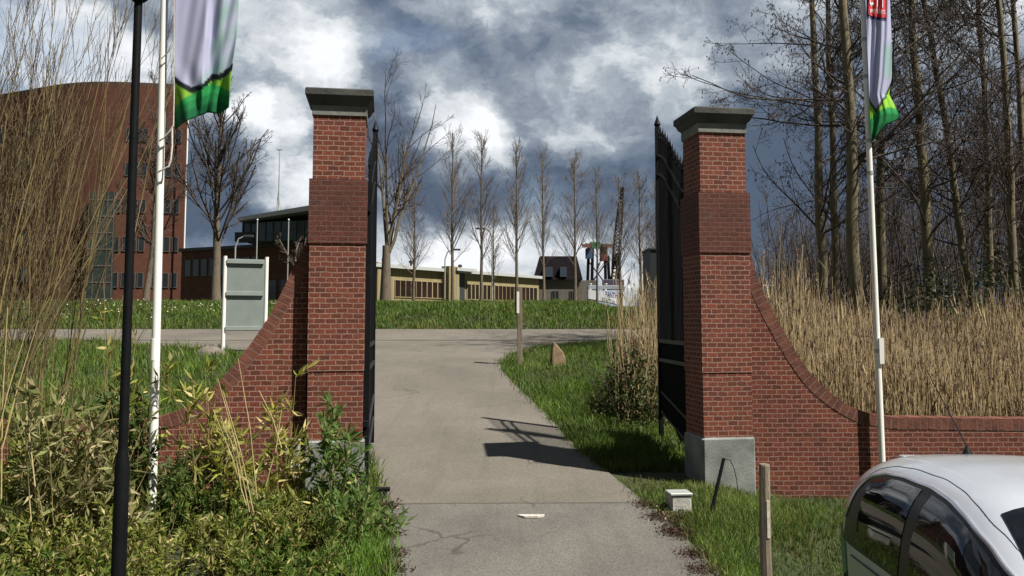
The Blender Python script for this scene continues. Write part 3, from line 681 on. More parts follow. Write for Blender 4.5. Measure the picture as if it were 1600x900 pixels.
def colR(a, x, y):
    yb = np.interp(x, [1355, 1361, 1369, 1376, 1384, 1392], [146, 160, 172, 160, 147, 128])
    c = LAV.copy(); s = sm(x, 1378, 1386) * sm(y, 60, 80) * (1 - sm(y, 115, 130)); c = c * (1 - s * .7) + PALE * s * .7
    c = c * (1 - sm(y, yb - 2, yb)) + BK * sm(y, yb - 2, yb)
    c = c * (1 - sm(y, yb + 4, yb + 6)) + YG * 1.3 * sm(y, yb + 4, yb + 6)
    g = np.interp(x, [1358, 1364, 1372, 1380, 1392, 1404], [188, 182, 174, 170, 168, 172]); c = c * (1 - sm(y, g - 1, g)) + MG * sm(y, g - 1, g)
    g2 = g + 9; c = c * (1 - sm(y, g2 - 2, g2)) + GR * sm(y, g2 - 2, g2)
    return c * (1 - .6 * sm(y, g2 + 12, g2 + 16)) + DG * .6 * sm(y, g2 + 12, g2 + 16)
dR = 9.44
flagR = thing('flag', 'right white banner flag with red emblem and green foot on the flagpole before trees', 'flag', tuple(P(1355, 0, dR)), 0, 'white and green banner flags')
def foldR(a, y): return .05 * math.sin(a * 6 + y * .012) * a ** .5 * sm(y, -120, 150) + .008 * math.sin(a * 25 + y * .05)
oR, FSR = cloth(flagR, 'banner', ([YT, 0, 225], [1341, 1352, 1361]), ([YT, 0, 60, 120, 148, 178, 190, 225], [1398, 1390, 1393, 1393, 1389, 1405, 1404, 1378]), dR, foldR, YT, 223,
      lambda a: float(np.interp(a, [0, .3, .6, 1], [224, 214, 196, 186])), colR)
# emblem: red rounded square with a dark blue rim and white letters, sewn on the cloth
def onflag(u, v_, off):   # pixel -> cloth
    xl = np.interp(v_, [YT, 0, 225], [1341, 1352, 1361]); xr = np.interp(v_, [YT, 0, 60], [1398, 1390, 1393]); a = (u - xl) / (xr - xl)
    return P(u, v_, dR + foldR(a, v_) - off)
def rrect(x0, y0, x1, y1, r, off, name, m):
    nu, nv = 14, 26; vs = []; keep = {}
    for j in range(nv + 1):
        yy = y0 + (y1 - y0) * j / nv; ins = 0
        dy = max(0, r - min(yy - y0, y1 - yy)); ins = r - math.sqrt(max(0, r * r - dy * dy))
        sag = 2.5
        for i in range(nu + 1):
            xx = x0 + ins * .75 + (x1 - x0 - ins * .75) * i / nu; vs.append(onflag(xx, yy + sag * i / nu, off))
    f = [(j * (nu + 1) + i, j * (nu + 1) + i + 1, (j + 1) * (nu + 1) + i + 1, (j + 1) * (nu + 1) + i) for j in range(nv) for i in range(nu)]
    b = B(); b.add(vs, f); return obj(name, b, m, flagR, world=True, fixn=False)
NAVY = mat('navy_print', (.02, .018, .10), .7, .05); REDP = mat('red_print', (.70, .035, .05), .7, .08); WPR = mat('white_print', (.8, .76, .8), .7, .03)
rrect(1354, -52, 1385, 30, 9, .006, 'emblem_rim', NAVY); rrect(1356.5, -49, 1385.5, 25.5, 8, .009, 'emblem_field', REDP)
def text_mesh(s, size, off=0.0):
    cu = bpy.data.curves.new('t', 'FONT'); cu.body = s; cu.offset = off; cu.size = size; cu.resolution_u = 2; to = bpy.data.objects.new('t', cu); COL.objects.link(to)
    bpy.context.view_layer.update(); me = bpy.data.meshes.new_from_object(to); bpy.data.objects.remove(to)
    vs = [v.co.copy() for v in me.vertices]; fs = [tuple(p.vertices) for p in me.polygons]
    x0 = min(v.x for v in vs); x1 = max(v.x for v in vs); y0 = min(v.y for v in vs); y1 = max(v.y for v in vs)
    return [((v.x - x0) / (x1 - x0), (v.y - y0) / (y1 - y0)) for v in vs], fs
for s, bx, nm in (('UTT', (1358, -32, 1383, 10), 'emblem_letters'), ('werkfora', (1359, 10, 1384, 20), 'emblem_lettering')):
    tv, tf = text_mesh(s, 1); b = B()
    b.add([onflag(bx[0] + (bx[2] - bx[0]) * u, bx[3] - (bx[3] - bx[1]) * v_ + 2.5 * u, .012) for u, v_ in tv], tf); obj(nm, b, WPR, flagR, world=True, fixn=False)

# ------------------------------------------------------------------ far buildings
def gz(d): return float(np.interp(d, PX, PZ))
def building(name, label, loc, cat='building'): return thing(name, label, cat, loc)
def wallframe(A, Bp):
    A = Vector((A[0], A[1], 0)); Bp = Vector((Bp[0], Bp[1], 0)); v = Bp - A; g = v.normalized(); n = Vector((g.y, -g.x, 0)); return A, g, n, v.length
def window(parent, A, g, n, u, z0, w_, h, m=None, frame=None, world=True, depth=.06):
    b = B(); rz = math.atan2(g.y, g.x); c = A + g * (u + w_ / 2) + n * .03
    fo = B(); t = .06
    for dx, dz, sx, sz in ((0, h / 2 - t / 2, w_, t), (0, -h / 2 + t / 2, w_, t), (-w_ / 2 + t / 2, 0, t, h - 2 * t), (w_ / 2 - t / 2, 0, t, h - 2 * t)):
        fo.box(c + g * dx + Vector((0, 0, z0 + h / 2 + dz)), (sx, .10, sz), rz)
    wo_ = obj('window', fo, frame or mat('window_frame', (.10, .09, .08), .6, .1), parent, world=True)
    pb = B(); pb.box(c + Vector((0, 0, z0 + h / 2)) - n * .01, (w_ - 2 * t, .05, h - 2 * t), rz); obj('pane', pb, m or GLASS, wo_, world=True)
    return wo_
# brick tower
dT = 80; zt = P(200, 131, dT).z; zg = gz(dT) - .3
A = P(118, 400, dT); C = P(288, 400, dT + 1.5); Lf = P(-120, 400, dT + 10)
tw = building('office_tower', 'tall red brick office block with rows of small windows behind the willow', (A.x, A.y, zg))
foot = [(Lf.x, Lf.y)]
for t in np.linspace(0, 1, 9):   # rounded corner
    q = Vector((A.x, A.y)); p0 = q + (Vector((Lf.x, Lf.y)) - q).normalized() * 4; p2 = q + (Vector((C.x, C.y)) - q).normalized() * 4
    r_ = p0 * (1 - t) ** 2 + q * 2 * t * (1 - t) + p2 * t * t; foot.append((r_.x, r_.y))
foot += [(C.x, C.y), (C.x - 9.5, C.y + 22), (Lf.x, Lf.y + 30)]
b = B(); b.prism([(x, y, zg) for x, y in foot], (0, 0, zt - zg)); obj('wall', b, BRT, tw, world=True)
b = B(); b.prism([(x, y, zt + .005) for x, y in foot], (0, 0, .35)); obj('parapet', b, mat('brown_metal', (.07, .04, .03), .7, .1), tw, world=True)
Aw, g, n, Lw = wallframe((A.x, A.y), (C.x, C.y))
rows = [(437, 1.4), (380, 1.4), (320, 1.3), (262, 1.3), (208, 1.3)]
wins = [166, 182, 196, 208, 220, 242, 258, 271]
for ry, hwin in rows:
    z = P(200, ry, dT).z - hwin / 2
    for wx in wins:
        if wx < 190 and ry < 300: continue
        u = (P(wx, 400, dT + .8) - Vector((A.x, A.y, 0))).dot(g) - .3
        window(tw, Aw, g, n, u, z, .58, hwin)
Al, gl, nl, Ll = wallframe((Lf.x, Lf.y), (A.x, A.y))
for ry in (430, 372, 315, 258, 205):
    for i in range(5):
        window(tw, Al, gl, nl, Ll - 8 - i * 4.2, P(100, ry, dT + 3).z - .7, 1.3, 1.4)
b = B(); c = Aw + g * 2.3 + n * .35; z0, z1 = zg, P(130, 300, dT).z
b.box((*(c + Vector((0, 0, 0))).xy, (z0 + z1) / 2), (2.2, .6, z1 - z0), math.atan2(g.y, g.x)); stw = obj('stair_glazing', b, mat('green_glass', (.03, .045, .04), .15, .3, 1), tw, world=True)
b = B()
for i in range(7): b.box((*(c + n * .32).xy, z0 + (z1 - z0) * (i + .5) / 7), (2.24, .06, .12), math.atan2(g.y, g.x))
for s in (-.55, .55, -1.1, 1.1): b.box((*(c + n * .32 + g * s).xy, (z0 + z1) / 2), (.07, .055, z1 - z0), math.atan2(g.y, g.x))
obj('mullion', b, mat('window_frame'), stw, world=True)
b = B(); q = P(289, 400, dT + 1); b.tube([(q.x + .1, q.y - .5, zg), (q.x + .1, q.y - .5, P(289, 150, dT).z)], .07, 6); obj('downpipe', b, WHITE, tw, world=True)
# low brick building with glazed top storey
dL = 66; zg = gz(dL) - .3
lb = building('office_building', 'low brick building with a glazed upper storey left of the gate pillar', (P(380, 400, dL).x, dL, zg))
a0 = P(284, 392, dL + 6); a1 = P(530, 392, dL - 2)
b = B(); zt = P(300, 392, dL + 5).z; b.prism([(a0.x, a0.y, zg), (a1.x, a1.y, zg), (a1.x - 3, a1.y + 12, zg), (a0.x, a0.y + 12, zg)], (0, 0, zt - zg)); obj('wall', b, BRF, lb, world=True)
b = B(); b.prism([(a0.x - .2, a0.y - .2, zt + .01), (a1.x, a1.y - .2, zt + .01), (a1.x, a1.y + 12, zt + .01), (a0.x, a0.y + 12, zt + .01)], (0, 0, .25)); obj('roof_edge', b, mat('dark_metal', (.035, .04, .045), .6, .1), lb, world=True)
Aw, g, n, Lw = wallframe((a0.x, a0.y), (a1.x, a1.y))
for i in range(9): window(lb, Aw, g, n, .4 + i * .95, P(300, 432, dL + 5).z, .8, 1.45, mat('blue_glass', (.05, .07, .09), .08, .3, 1, spec=.9))
for i in range(4): window(lb, Aw, g, n, 9.6 + i * 1.4, zg + .6, 1.1, 1.6)
dG = dL; x0 = P(383, 350, dG).x; x1 = P(530, 350, dG).x; zt2 = P(400, 349, dG).z; zb2 = P(400, 384, dG).z
b = B(); b.prism([(x0, dG - .5, zt + .27), (x1, dG - 2.5, zt + .27), (x1 - 2, dG + 8, zt + .27), (x0, dG + 8, zt + .27)], (0, 0, zt2 - zt - .27)); gl_ = obj('glazed_storey', b, mat('teal_glass', (.035, .065, .07), .1, .3, 1, spec=.9), lb, world=True)
b = B(); sl = -2.0 / (x1 - x0)
for i in range(int((x1 - x0) / .62)): xx = x0 + i * .62; b.box((xx, dG - .56 + sl * (xx - x0), (zt2 + zt) / 2 + .13), (.07, .08, zt2 - zt - .3))
obj('mullion', b, mat('window_frame'), gl_, world=True)
b = B(); zz = P(373, 349, dG - 1).z + .1; xr = P(372, 345, dG - 1.5).x
b.prism([(xr, dG - 1.6, zz), (x1, dG - 3.8, zz + .75), (x1, dG - 3.8, zz + 1.15), (xr, dG - 1.6, zz + .28)], (0, 10, 0)); obj('roof', b, mat('roof_grey', (.11, .12, .125), .6, .15), lb, world=True)
b = B(); q = P(372, 378, dG - 1); b.box((q.x + .4, dG - .3, zt + .6), (1.4, 1.2, .7)); obj('plant_box', b, mat('dark_metal'), lb, world=True)
# yellow low building
dY0, dY1 = 75., 98.; zgy = gz(80) - .4
yb = building('low_office', 'long pale yellow single storey building with flat roof beyond the grass bank', (P(650, 440, 80).x, 80, zgy))
DGL = mat('brown_glass', (.022, .013, .010), .3, .4, .5, spec=.25); YEL = mat('yellow_cladding', (.25, .21, .11), .8, .25, .8, .1, 3, vstretch=(5, 5, .3)); CRM = mat('cream_cladding', (.33, .27, .15), .75, .2, 1, vstretch=(5, 5, .3))
A3 = P(572, 412, dY0); C3 = P(842, 433, dY1); ztY = P(585, 411, dY0).z
A, g, n, Lw = wallframe((A3.x, A3.y), (C3.x, C3.y)); back = -n * 12; rzY = math.atan2(g.y, g.x)
b = B(); b.prism([(A.x, A.y, zgy), (A.x + g.x * Lw, A.y + g.y * Lw, zgy), (A.x + g.x * Lw + back.x, A.y + g.y * Lw + back.y, zgy), (A.x + back.x, A.y + back.y, zgy)], (0, 0, ztY - zgy - .3)); obj('wall', b, YEL, yb, world=True)
b = B(); q0 = A + n * .5 - g * .3; q1 = A + g * (Lw + .3) + n * .5
b.prism([(q0.x, q0.y, ztY - .29), (q1.x, q1.y, ztY - .29), (q1.x + back.x, q1.y + back.y, ztY - .29), (q0.x + back.x, q0.y + back.y, ztY - .29)], (0, 0, .3)); obj('roof', b, mat('pale_roof_edge', (.42, .44, .44), .6, .1), yb, world=True)
def uof(px):   # where the sight line through px meets the facade
    r = pdir(px, 440); # (r.x*t, r.y*t) = A + g*u
    M = Matrix(((r.x, -g.x), (r.y, -g.y))); s = M.inverted() @ Vector((A.x, A.y)); return s[1]
zw0 = P(600, 463, dY0).z; hwin = P(600, 434, dY0).z - zw0
for i in range(9):
    px = 616 + i * 8.4; u = uof(px); window(yb, A, g, n, u, zw0, .80, hwin, DGL, frame=CRM)
for i in range(18):
    px = 729 + i * 6.1; u = uof(px); window(yb, A, g, n, u, zw0, .80, hwin, DGL, frame=CRM)
window(yb, A, g, n, uof(593), zw0 - .2, .5, hwin + .2, frame=CRM)
for px0, px1, pr_, top in ((585, 603, .35, .12), (690, 706, .9, .25)):
    u0, u1 = uof(px0), uof(px1); c = A + g * (u0 + u1) / 2 + n * pr_ / 2
    b = B(); b.box((c.x, c.y, (zgy + ztY + top) / 2), (u1 - u0, pr_ + .02, ztY + top - zgy), rzY); obj('pier', b, YEL, yb, world=True)
u0, u1 = uof(706), uof(725); c = A + g * (u0 + u1) / 2 + n * .55
b = B(); b.box((c.x, c.y, ztY + .0), (u1 - u0 + 1.2, 1.2, .3), rzY); obj('canopy', b, mat('pale_roof_edge'), yb, world=True)
b = B(); b.box((c.x - n.x * .5, c.y - n.y * .5, (zgy + ztY) / 2 - .1), (u1 - u0, .1, ztY - zgy - .2), rzY); dr = obj('door', b, mat('dark_metal'), yb, world=True)
b = B(); b.box((c.x - n.x * .43, c.y - n.y * .43, (zgy + ztY) / 2), (.12, .05, ztY - zgy - .6), rzY); obj('door_post', b, METAL, dr, world=True)
for px, py in ((667, 405), (743, 420), (625, 404)):
    u = uof(px); c = A + g * u - n * 2; b = B(); b.lathe([(.1, 0), (.1, .5), (.22, .52), (.22, .72), (.05, .8)], (c.x, c.y, ztY + .005), 8); obj('roof_vent', b, mat('dark_metal'), yb, world=True)
# house with dark steep roof
dH = 104; zgh = gz(dH) - .3; x0 = P(838, 440, dH).x; x1 = P(905, 440, dH).x; ze = P(850, 437, dH).z; zr = P(850, 398, dH).z
hs = building('brick_house', 'house with steep dark tiled roof right of the yellow building', ((x0 + x1) / 2, dH, zgh), 'house')
b = B(); b.box(((x0 + x1) / 2, dH + 4, (zgh + ze) / 2), (x1 - x0, 8, ze - zgh)); hw = obj('wall', b, mat('taupe_wall', (.13, .115, .10), .9, .2, 1), hs, world=True)
b = B(); a, c_, i_ = x0 - .3, x1 + .4, .5
b.add([(a, dH - .4, ze), (c_, dH - .4, ze), (c_, dH + 8.4, ze), (a, dH + 8.4, ze), (a + .8, dH + 2.4, zr), (c_ - .5, dH + 2.4, zr), (c_ - .5, dH + 5.6, zr), (a + .8, dH + 5.6, zr)], [(3, 2, 1, 0), (0, 1, 5, 4), (1, 2, 6, 5), (2, 3, 7, 6), (3, 0, 4, 7), (4, 5, 6, 7)])
rf = obj('roof', b, mat('dark_tile', (.009, .007, .009), .95, .3, 2, .3, 20, spec=.05), hs, world=True)
for px, w_ in ((857, 1.0), (880, .8)):
    q = P(px, 425, dH); b = B(); b.box((q.x, dH + .3, q.z), (w_, 1.6, 1.2)); dm = obj('dormer', b, mat('dormer_grey', (.03, .045, .07), .6, .1), rf, world=True)
for px in (862, 868, 890, 897):
    q = P(px, 461, dH); Ah = Vector((q.x, dH, 0)); window(hs, Ah, Vector((1, 0, 0)), Vector((0, -1, 0)), 0, q.z - .5, .4, 1.0)
b = B(); q = P(915, 450, dH + 2); b.box((q.x, dH + 5, (zgh + P(915, 438, dH + 2).z) / 2), (2.6, 6, P(915, 438, dH + 2).z - zgh)); obj('annex', b, mat('taupe_wall'), hs, world=True)
# dark container beyond the gate
dC = 70; q = P(1023, 420, dC); zt = P(1023, 390, dC).z; zg = gz(dC) - .2
o = building('dark_shed', 'dark blue-grey shed just behind the free end of the gate leaf', (q.x + 1.0, dC, zg), 'shed')
b = B(); b.box((q.x + 1.2, dC + 2, (zg + zt) / 2), (3.1, 4, zt - zg)); obj('wall', b, mat('shed_blue', (.012, .018, .022), .6, .2), o, world=True)
b = B(); b.box((q.x + 1.2, dC + 2, zt + .08), (3.3, 4.2, .14)); obj('roof', b, mat('dark_metal'), o, world=True)
# ------------------------------------------------------------------ harbour
dB = 96
def hull(root, x0, x1, zt0, zt1, zb0, zb1, d, wd, m, name='hull'):
    """x0 stern .. x1 bow; sheer from zt0 to zt1"""
    b = B(); n = 16; vs = []
    for i in range(n + 1):
        t = i / n; x = x0 + (x1 - x0) * t; hwid = wd / 2 * (1 - t ** 3.0) * (1 - .15 * (1 - t)) + .03; zt = zt0 + (zt1 - zt0) * t; zb = zb0 + (zb1 - zb0) * t
        xb = x - (.8 * t if t > .5 else .4 * t)
        vs += [(x, d - hwid, zt), (xb, d - hwid * .97, zb), (xb, d + hwid * .97, zb), (x, d + hwid, zt)]
    fs = [(0, 1, 2, 3), (4 * n + 3, 4 * n + 2, 4 * n + 1, 4 * n)]
    for i in range(n):
        for k in range(4): fs.append((4 * i + k, 4 * i + (k + 1) % 4, 4 * i + 4 + (k + 1) % 4, 4 * i + 4 + k))
    b.add(vs, fs); return obj(name, b, m, root, world=True)
SILV = mat('silver_hull', (.74, .76, .82), .5, .1, 1)
q = P(918, 460, dB); q2 = P(1004, 478, dB); zt0 = P(918, 453, dB).z; zt1 = P(1004, 466, dB).z
bt = thing('work_boat', 'silvery white work boat hull with dark name lettering below the crane', 'boat', (q.x, dB, P(960, 478, dB).z))
hull(bt, q.x, q2.x, zt0, zt1, P(918, 467, dB).z, P(1004, 482, dB).z, dB, 2.6, SILV)
b = B(); c = P(946, 449, dB); b.box((c.x, dB, c.z), (4.0, 1.4, .4), bev=.05); obj('deck_house', b, mat('hull_grey', (.25, .29, .34), .6, .1), bt, world=True)
for px in (922, 946, 990): b = B(); c = P(px, 446, dB); b.lathe([(.09, -.6), (.09, .1), (.16, .12), (.16, .2)], (c.x, dB - .6, c.z), 8); obj('bollard', b, WHITE, bt, world=True)
b = B(); c0_ = P(975, 455, dB); c1_ = P(1000, 462, dB)
for i in range(6): t = i / 5; x = c0_.x + (c1_.x - c0_.x) * t; z = c0_.z + (c1_.z - c0_.z) * t; b.tube([(x, dB - .6, z - .6), (x, dB - .6, z + .5)], .035, 5)
b.tube([(c0_.x, dB - .6, c0_.z + .5), (c1_.x, dB - .6, c1_.z + .5)], .035, 5); obj('railing', b, METAL, bt, world=True)
tv, tf = text_mesh('PANTHER', 1, .025); p0 = P(944, 465, dB); p1 = P(969, 456, dB); b = B(); hw_ = 1.31
b.add([(p0.x + (p1.x - p0.x) * u, dB - 1.36 - .0, p0.z + (p1.z - p0.z) * v_ - .22 * u) for u, v_ in tv], tf); obj('name_lettering', b, NAVY, bt, world=True, fixn=False)
dB2 = 84; q = P(999, 470, dB2); q2 = P(1062, 470, dB2)
bb = thing('barge', 'blue barge bow beside the silvery work boat, seen by the gate', 'boat', (q.x, dB2, P(1000, 486, dB2).z))
hull(bb, q2.x, q.x, P(1, 463, dB2).z, P(1, 464, dB2).z, P(1, 486, dB2).z, P(1, 484, dB2).z, dB2, 2.8, mat('blue_hull', (.035, .12, .38), .5, .12, 1))
b = B(); c = P(1018, 458, dB2); b.box((c.x, dB2, c.z), (1.2, 1.2, .7), bev=.05); obj('deck_house', b, mat('orange_box', (.45, .16, .05), .6, .1), bb, world=True)
b = B(); c = P(1005, 459, dB2); b.box((c.x, dB2, c.z), (.35, .35, .7)); obj('winch', b, METAL, bb, world=True)
# crane with lattice boom
dK = 110; zc = gz(dK); base = P(958, 446, dK); tip = P(972, 296, dK)
ck = thing('dock_crane', 'dark dock crane with a long steep lattice boom behind the boat', 'crane', (base.x, dK, zc))
b = B(); v = tip - base; ax = v.normalized(); s1 = Vector((0, 1, 0)); s2 = ax.cross(s1).normalized(); L = v.length
def cor(t, i, wd): 
    a = (s1 if i in (0, 1) else -s1) * wd + (s2 if i in (0, 3) else -s2) * wd; return base + ax * L * t + a
wd_ = lambda t: .12 + .26 * math.sin(math.pi * min(1, t * .9 + .1)) 
nb_ = 26
for i in range(4):
    b.tube([cor(k / nb_, i, wd_(k / nb_)) for k in range(nb_ + 1)], .13, 4)
for k in range(nb_):
    for i in range(4): b.tube([cor(k / nb_, i, wd_(k / nb_)), cor((k + 1) / nb_, (i + 1) % 4, wd_((k + 1) / nb_))], .07, 3)
obj('lattice_boom', b, mat('crane_black', (.008, .008, .012), .8, .2, spec=.1), ck, world=True)
b = B(); t0 = P(962, 398, dK); 
for px in (952, 968): q = P(px, 452, dK); b.tube([t0 + Vector((0, 0, 0)), q], .22 if px == 968 else .16, 5)
obj('a_frame', b, mat('crane_black'), ck, world=True)
b = B(); q = P(958, 445, dK); b.box((q.x, dK, q.z), (2.6, 2, 1.3), bev=.08); obj('machine_house', b, mat('crane_purple', (.06, .05, .09), .6, .2), ck, world=True)
b = B(); q = P(974, 300, dK); b.tube([tip, P(969, 380, dK), P(964, 420, dK)], .03, 3); b.box(tip, (.5, .5, .5)); obj('hoist_rope', b, mat('crane_black'), ck, world=True)
# steel gantry with red and green plant
dN = 118; zN = gz(dN)
gn = thing('steel_gantry', 'rusty steel hopper gantry with red panel and green top left of the crane', 'gantry', (P(938, 450, dN).x, dN, zN))
RUST = mat('rusty_steel', (.16, .06, .045), .8, .35, 3); b = B()
for px, py in ((920, 384), (926, 384), (945, 384), (950, 400)):
    a = P(px, py, dN); c = P(px + (px - 935) * .15, 452, dN); b.tube([a, c], .22, 5)
b.tube([P(914, 383, dN), P(950, 384, dN)], .26, 5); b.tube([P(921, 410, dN), P(948, 446, dN)], .12, 4); b.tube([P(948, 410, dN), P(921, 446, dN)], .12, 4)
obj('frame', b, mat('crane_black'), gn, world=True)
b = B(); q = P(943, 397, dN); b.box(q, (1.0, 1.2, 1.9), bev=.1); obj('red_panel', b, mat('red_steel', (.16, .04, .04), .6, .25), gn, world=True)
b = B(); q = P(930, 383, dN); b.box(q, (1.5, 1, .9), bev=.1); obj('green_housing', b, mat('green_steel', (.04, .14, .07), .6, .25), gn, world=True)
b = B(); q = P(920, 396, dN); b.box(q, (.9, 1, 1.4), bev=.08); obj('blue_cabin', b, mat('blue_steel', (.05, .09, .16), .5, .2), gn, world=True)
for px, w_ in ((917, 1.3), (950, 1.6)): b = B(); b.box(P(px, 384, dN - .7), (w_, .4, .45)); obj('beam_plate', b, RUST, gn, world=True)
# white vessels seen between the reeds on the right
dW = 48
for px, lab, w_, h_, col in ((1262, 'white wheelhouse vessel with blue drums seen through the reeds', 2.2, 1.9, 1), (1344, 'white cabin boat half hidden between the tree trunks', 2.8, 1.5, 0)):
    q = P(px, 452, dW); zz = P(px, 485, dW).z; r_ = thing('moored_boat', lab, 'boat', (q.x, dW, zz))
    hull(r_, q.x - w_ * .9, q.x + w_ * .9, P(px, 462, dW).z, P(px, 460, dW).z, zz, zz, dW, 1.6, mat('white_hull', (.60, .60, .58), .5, .2, 3))
    b = B(); b.box((q.x, dW, P(px, 447, dW).z), (w_ * .5, 1.2, h_ * .6), bev=.05); ch = obj('cabin', b, mat('white_hull'), r_, world=True)
    b = B(); b.box((q.x, dW - .62, P(px, 445, dW).z), (w_ * .4, .03, .3)); obj('pane', b, GLASS, ch, world=True)
    b = B(); b.box((q.x + .05, dW, P(px, 447, dW).z + h_ * .34), (w_ * .58, 1.3, .08)); obj('cabin_roof', b, WHITE, ch, world=True)
    if col:
        for k in (-.7, -.25, .5): b = B(); b.lathe([(.2, 0), (.2, .62)], (q.x + k, dW - .95, P(px, 464, dW).z), 12); obj('drum', b, mat('blue_drum', (.03, .07, .32), .4, .1), r_, world=True)
q = P(1199, 446, 40); o = thing('mooring_mast', 'thin white mast with a crossbar by the sweep of the right wing wall', 'mast', (q.x, 40, P(1199, 480, 40).z - .5))
b = B(); b.tube([(q.x, 40, o.location.z), (q.x, 40, P(1199, 440, 40).z)], .04, 6); obj('mast_pole', b, WHITE, o, world=True)
b = B(); b.tube([P(1192, 446, 40), P(1212, 446, 40)], .03, 6); obj('crossbar', b, WHITE, o, world=True)
# far street lamps and radio mast
def slamp(px, pyt, d, label, dx):
    q = P(px, 460, d); top = P(px, pyt, d); z = gz(d); o = thing('street_lamp', label, 'street lamp', (q.x, d, z), 0, 'distant street lamps')
    b = B(); b.tube([(q.x, d, z), (q.x, d, top.z - .8), (q.x + dx * .2, d, top.z - .2), (q.x + dx * .6, d, top.z)], .055, 6); obj('pole', b, METAL, o, world=True)
    b = B(); b.box((q.x + dx * .9, d, top.z), (.7, .22, .14), bev=.03); obj('lamp_head', b, mat('dark_metal'), o, world=True)
slamp(695, 390, 70, 'curved grey street lamp behind the yellow building entrance pier', 1)
slamp(769, 357, 66, 'tall grey street lamp among the poplars above the long window row', -1)
slamp(366, 369, 60, 'grey street lamp beside the glazed storey of the brick building', 1)
q = P(435, 335, 72); o = thing('radio_mast', 'thin radio mast rising behind the glazed storey roof', 'mast', (q.x, 72, gz(72)))
b = B(); b.tube([(q.x, 72, gz(72)), (q.x, 72, P(435, 300, 72).z), (q.x, 72, P(435, 233, 72).z)], [.10, .07, .035], 6); obj('mast_tube', b, METAL, o, world=True)
b = B(); b.box(P(437, 234, 72), (.5, .1, .1)); obj('antenna', b, METAL, o, world=True)
for px in (431, 439): b = B(); b.tube([P(px, 335, 72), P(435, 300, 72)], .03, 4); obj('stay', b, METAL, o, world=True)
for px, lab in ((401, 'slim pale pole in front of the glazed storey, above the sign board'), (450, 'slim pale pole before the brick building next to the pillar')):
    d = 50; q = P(px, 400, d); o = thing('slim_pole', lab, 'pole', (q.x, d, gz(d)), 0, 'slim poles before the brick building'); b = B(); b.tube([(q.x, d, gz(d)), (q.x, d, P(px, 345, d).z)], .035, 6); obj('shaft', b, METAL, o, world=True)
    b = B(); b.lathe([(.05, 0), (.07, .05), (.02, .12)], (q.x, d, P(px, 345, d).z), 8); obj('cap', b, METAL, o, world=True)

# ------------------------------------------------------------------ trees
def trunk_line(H, r, K=12, bend=.02, lean=0.0):
    z = np.linspace(0, H, K); x = np.cumsum(rng.normal(0, bend * H / K, K)) + lean * z; y = np.cumsum(rng.normal(0, bend * H / K, K)); x -= x[0]; y -= y[0]
    return np.stack([x, y, z], 1)[None], (r * np.linspace(1, .25, K) * (1 + .25 * np.exp(-z / (.06 * H))))[None]
def finish_tree(o, name_t, T, R, crown, mt, mc):
    v, f = tubes(T, R, 8); npmesh('trunk', v, f, mt, parent=o, smooth=True)
    v, f = merge(crown); npmesh('crown', v, f, mc, parent=o)
def poplar(o, H, r, mc=PTWIG, spreadk=1.0):
    T, R = trunk_line(H, r, 14, .02)
    p1, r1 = grow(T, R, 62, .24, .98, (H * .19 * spreadk, H * .34 * spreadk), 36, .10, .05, 7, .28, tl=1.25)
    p2, r2 = grow(p1, r1, 6, .12, .95, (-.3, -.6), 30, .08, .07, 5, .55); p3, r3 = grow(p2, r2, 3, .1, .95, (-.4, -.8), 28, .05, .08, 4, .7)
    r1 = np.clip(r1, .010, .03); r2 = np.clip(r2, .0065, .012); r3 = np.maximum(r3 * 0, .0052)
    finish_tree(o, 'trunk', T, R, [tubes(p1, r1, 4), tubes(p2, r2, 3), tubes(p3, r3, 3)], BARK, mc)
pop = [(707, 209, 62), (752, 216, 63), (807, 223, 64), (850, 236, 67), (899, 247, 72), (933, 264, 76), (970, 278, 80), (1001, 276, 80), (1026, 285, 84), (646, 283, 72), (771, 330, 70)]
plab = ['bare poplar beside the entrance pier, tallest of the row', 'bare poplar over the start of the long window row', 'bare poplar directly above the notice post', 'bare poplar in front of the yellow building end and dark roof',
        'bare poplar in front of the dark roofed house', 'bare poplar above the rusty gantry', 'bare poplar just behind the crane boom tip', 'bare poplar right of the crane above the boat bow', 'bare poplar next to the open gate leaf', 'short bare tree beside the big forked tree', 'thin small bare tree next to the tall street lamp']
protos = []
for i, ((px, py, d), lab) in enumerate(zip(pop, plab)):
    q = P(px, 470, d); z = float(terr(q.x, d)) - .1; H = P(px, py, d).z - z
    if i < 3:
        o = thing('poplar_tree', lab, 'tree', (q.x, d, z), 0, 'bare poplars beyond the bank'); poplar(o, H, .13); o['H'] = H; protos.append((o, H)); del o['H']
    else:
        s, H0 = protos[i % 3]; k = H / H0; o = dup(s, (q.x, d, z), rng.uniform(0, 6), lab, 'bare poplars beyond the bank', (k * (1.3 if i == 9 else rng.uniform(.8, 1.35)), k * rng.uniform(.8, 1.35), k))
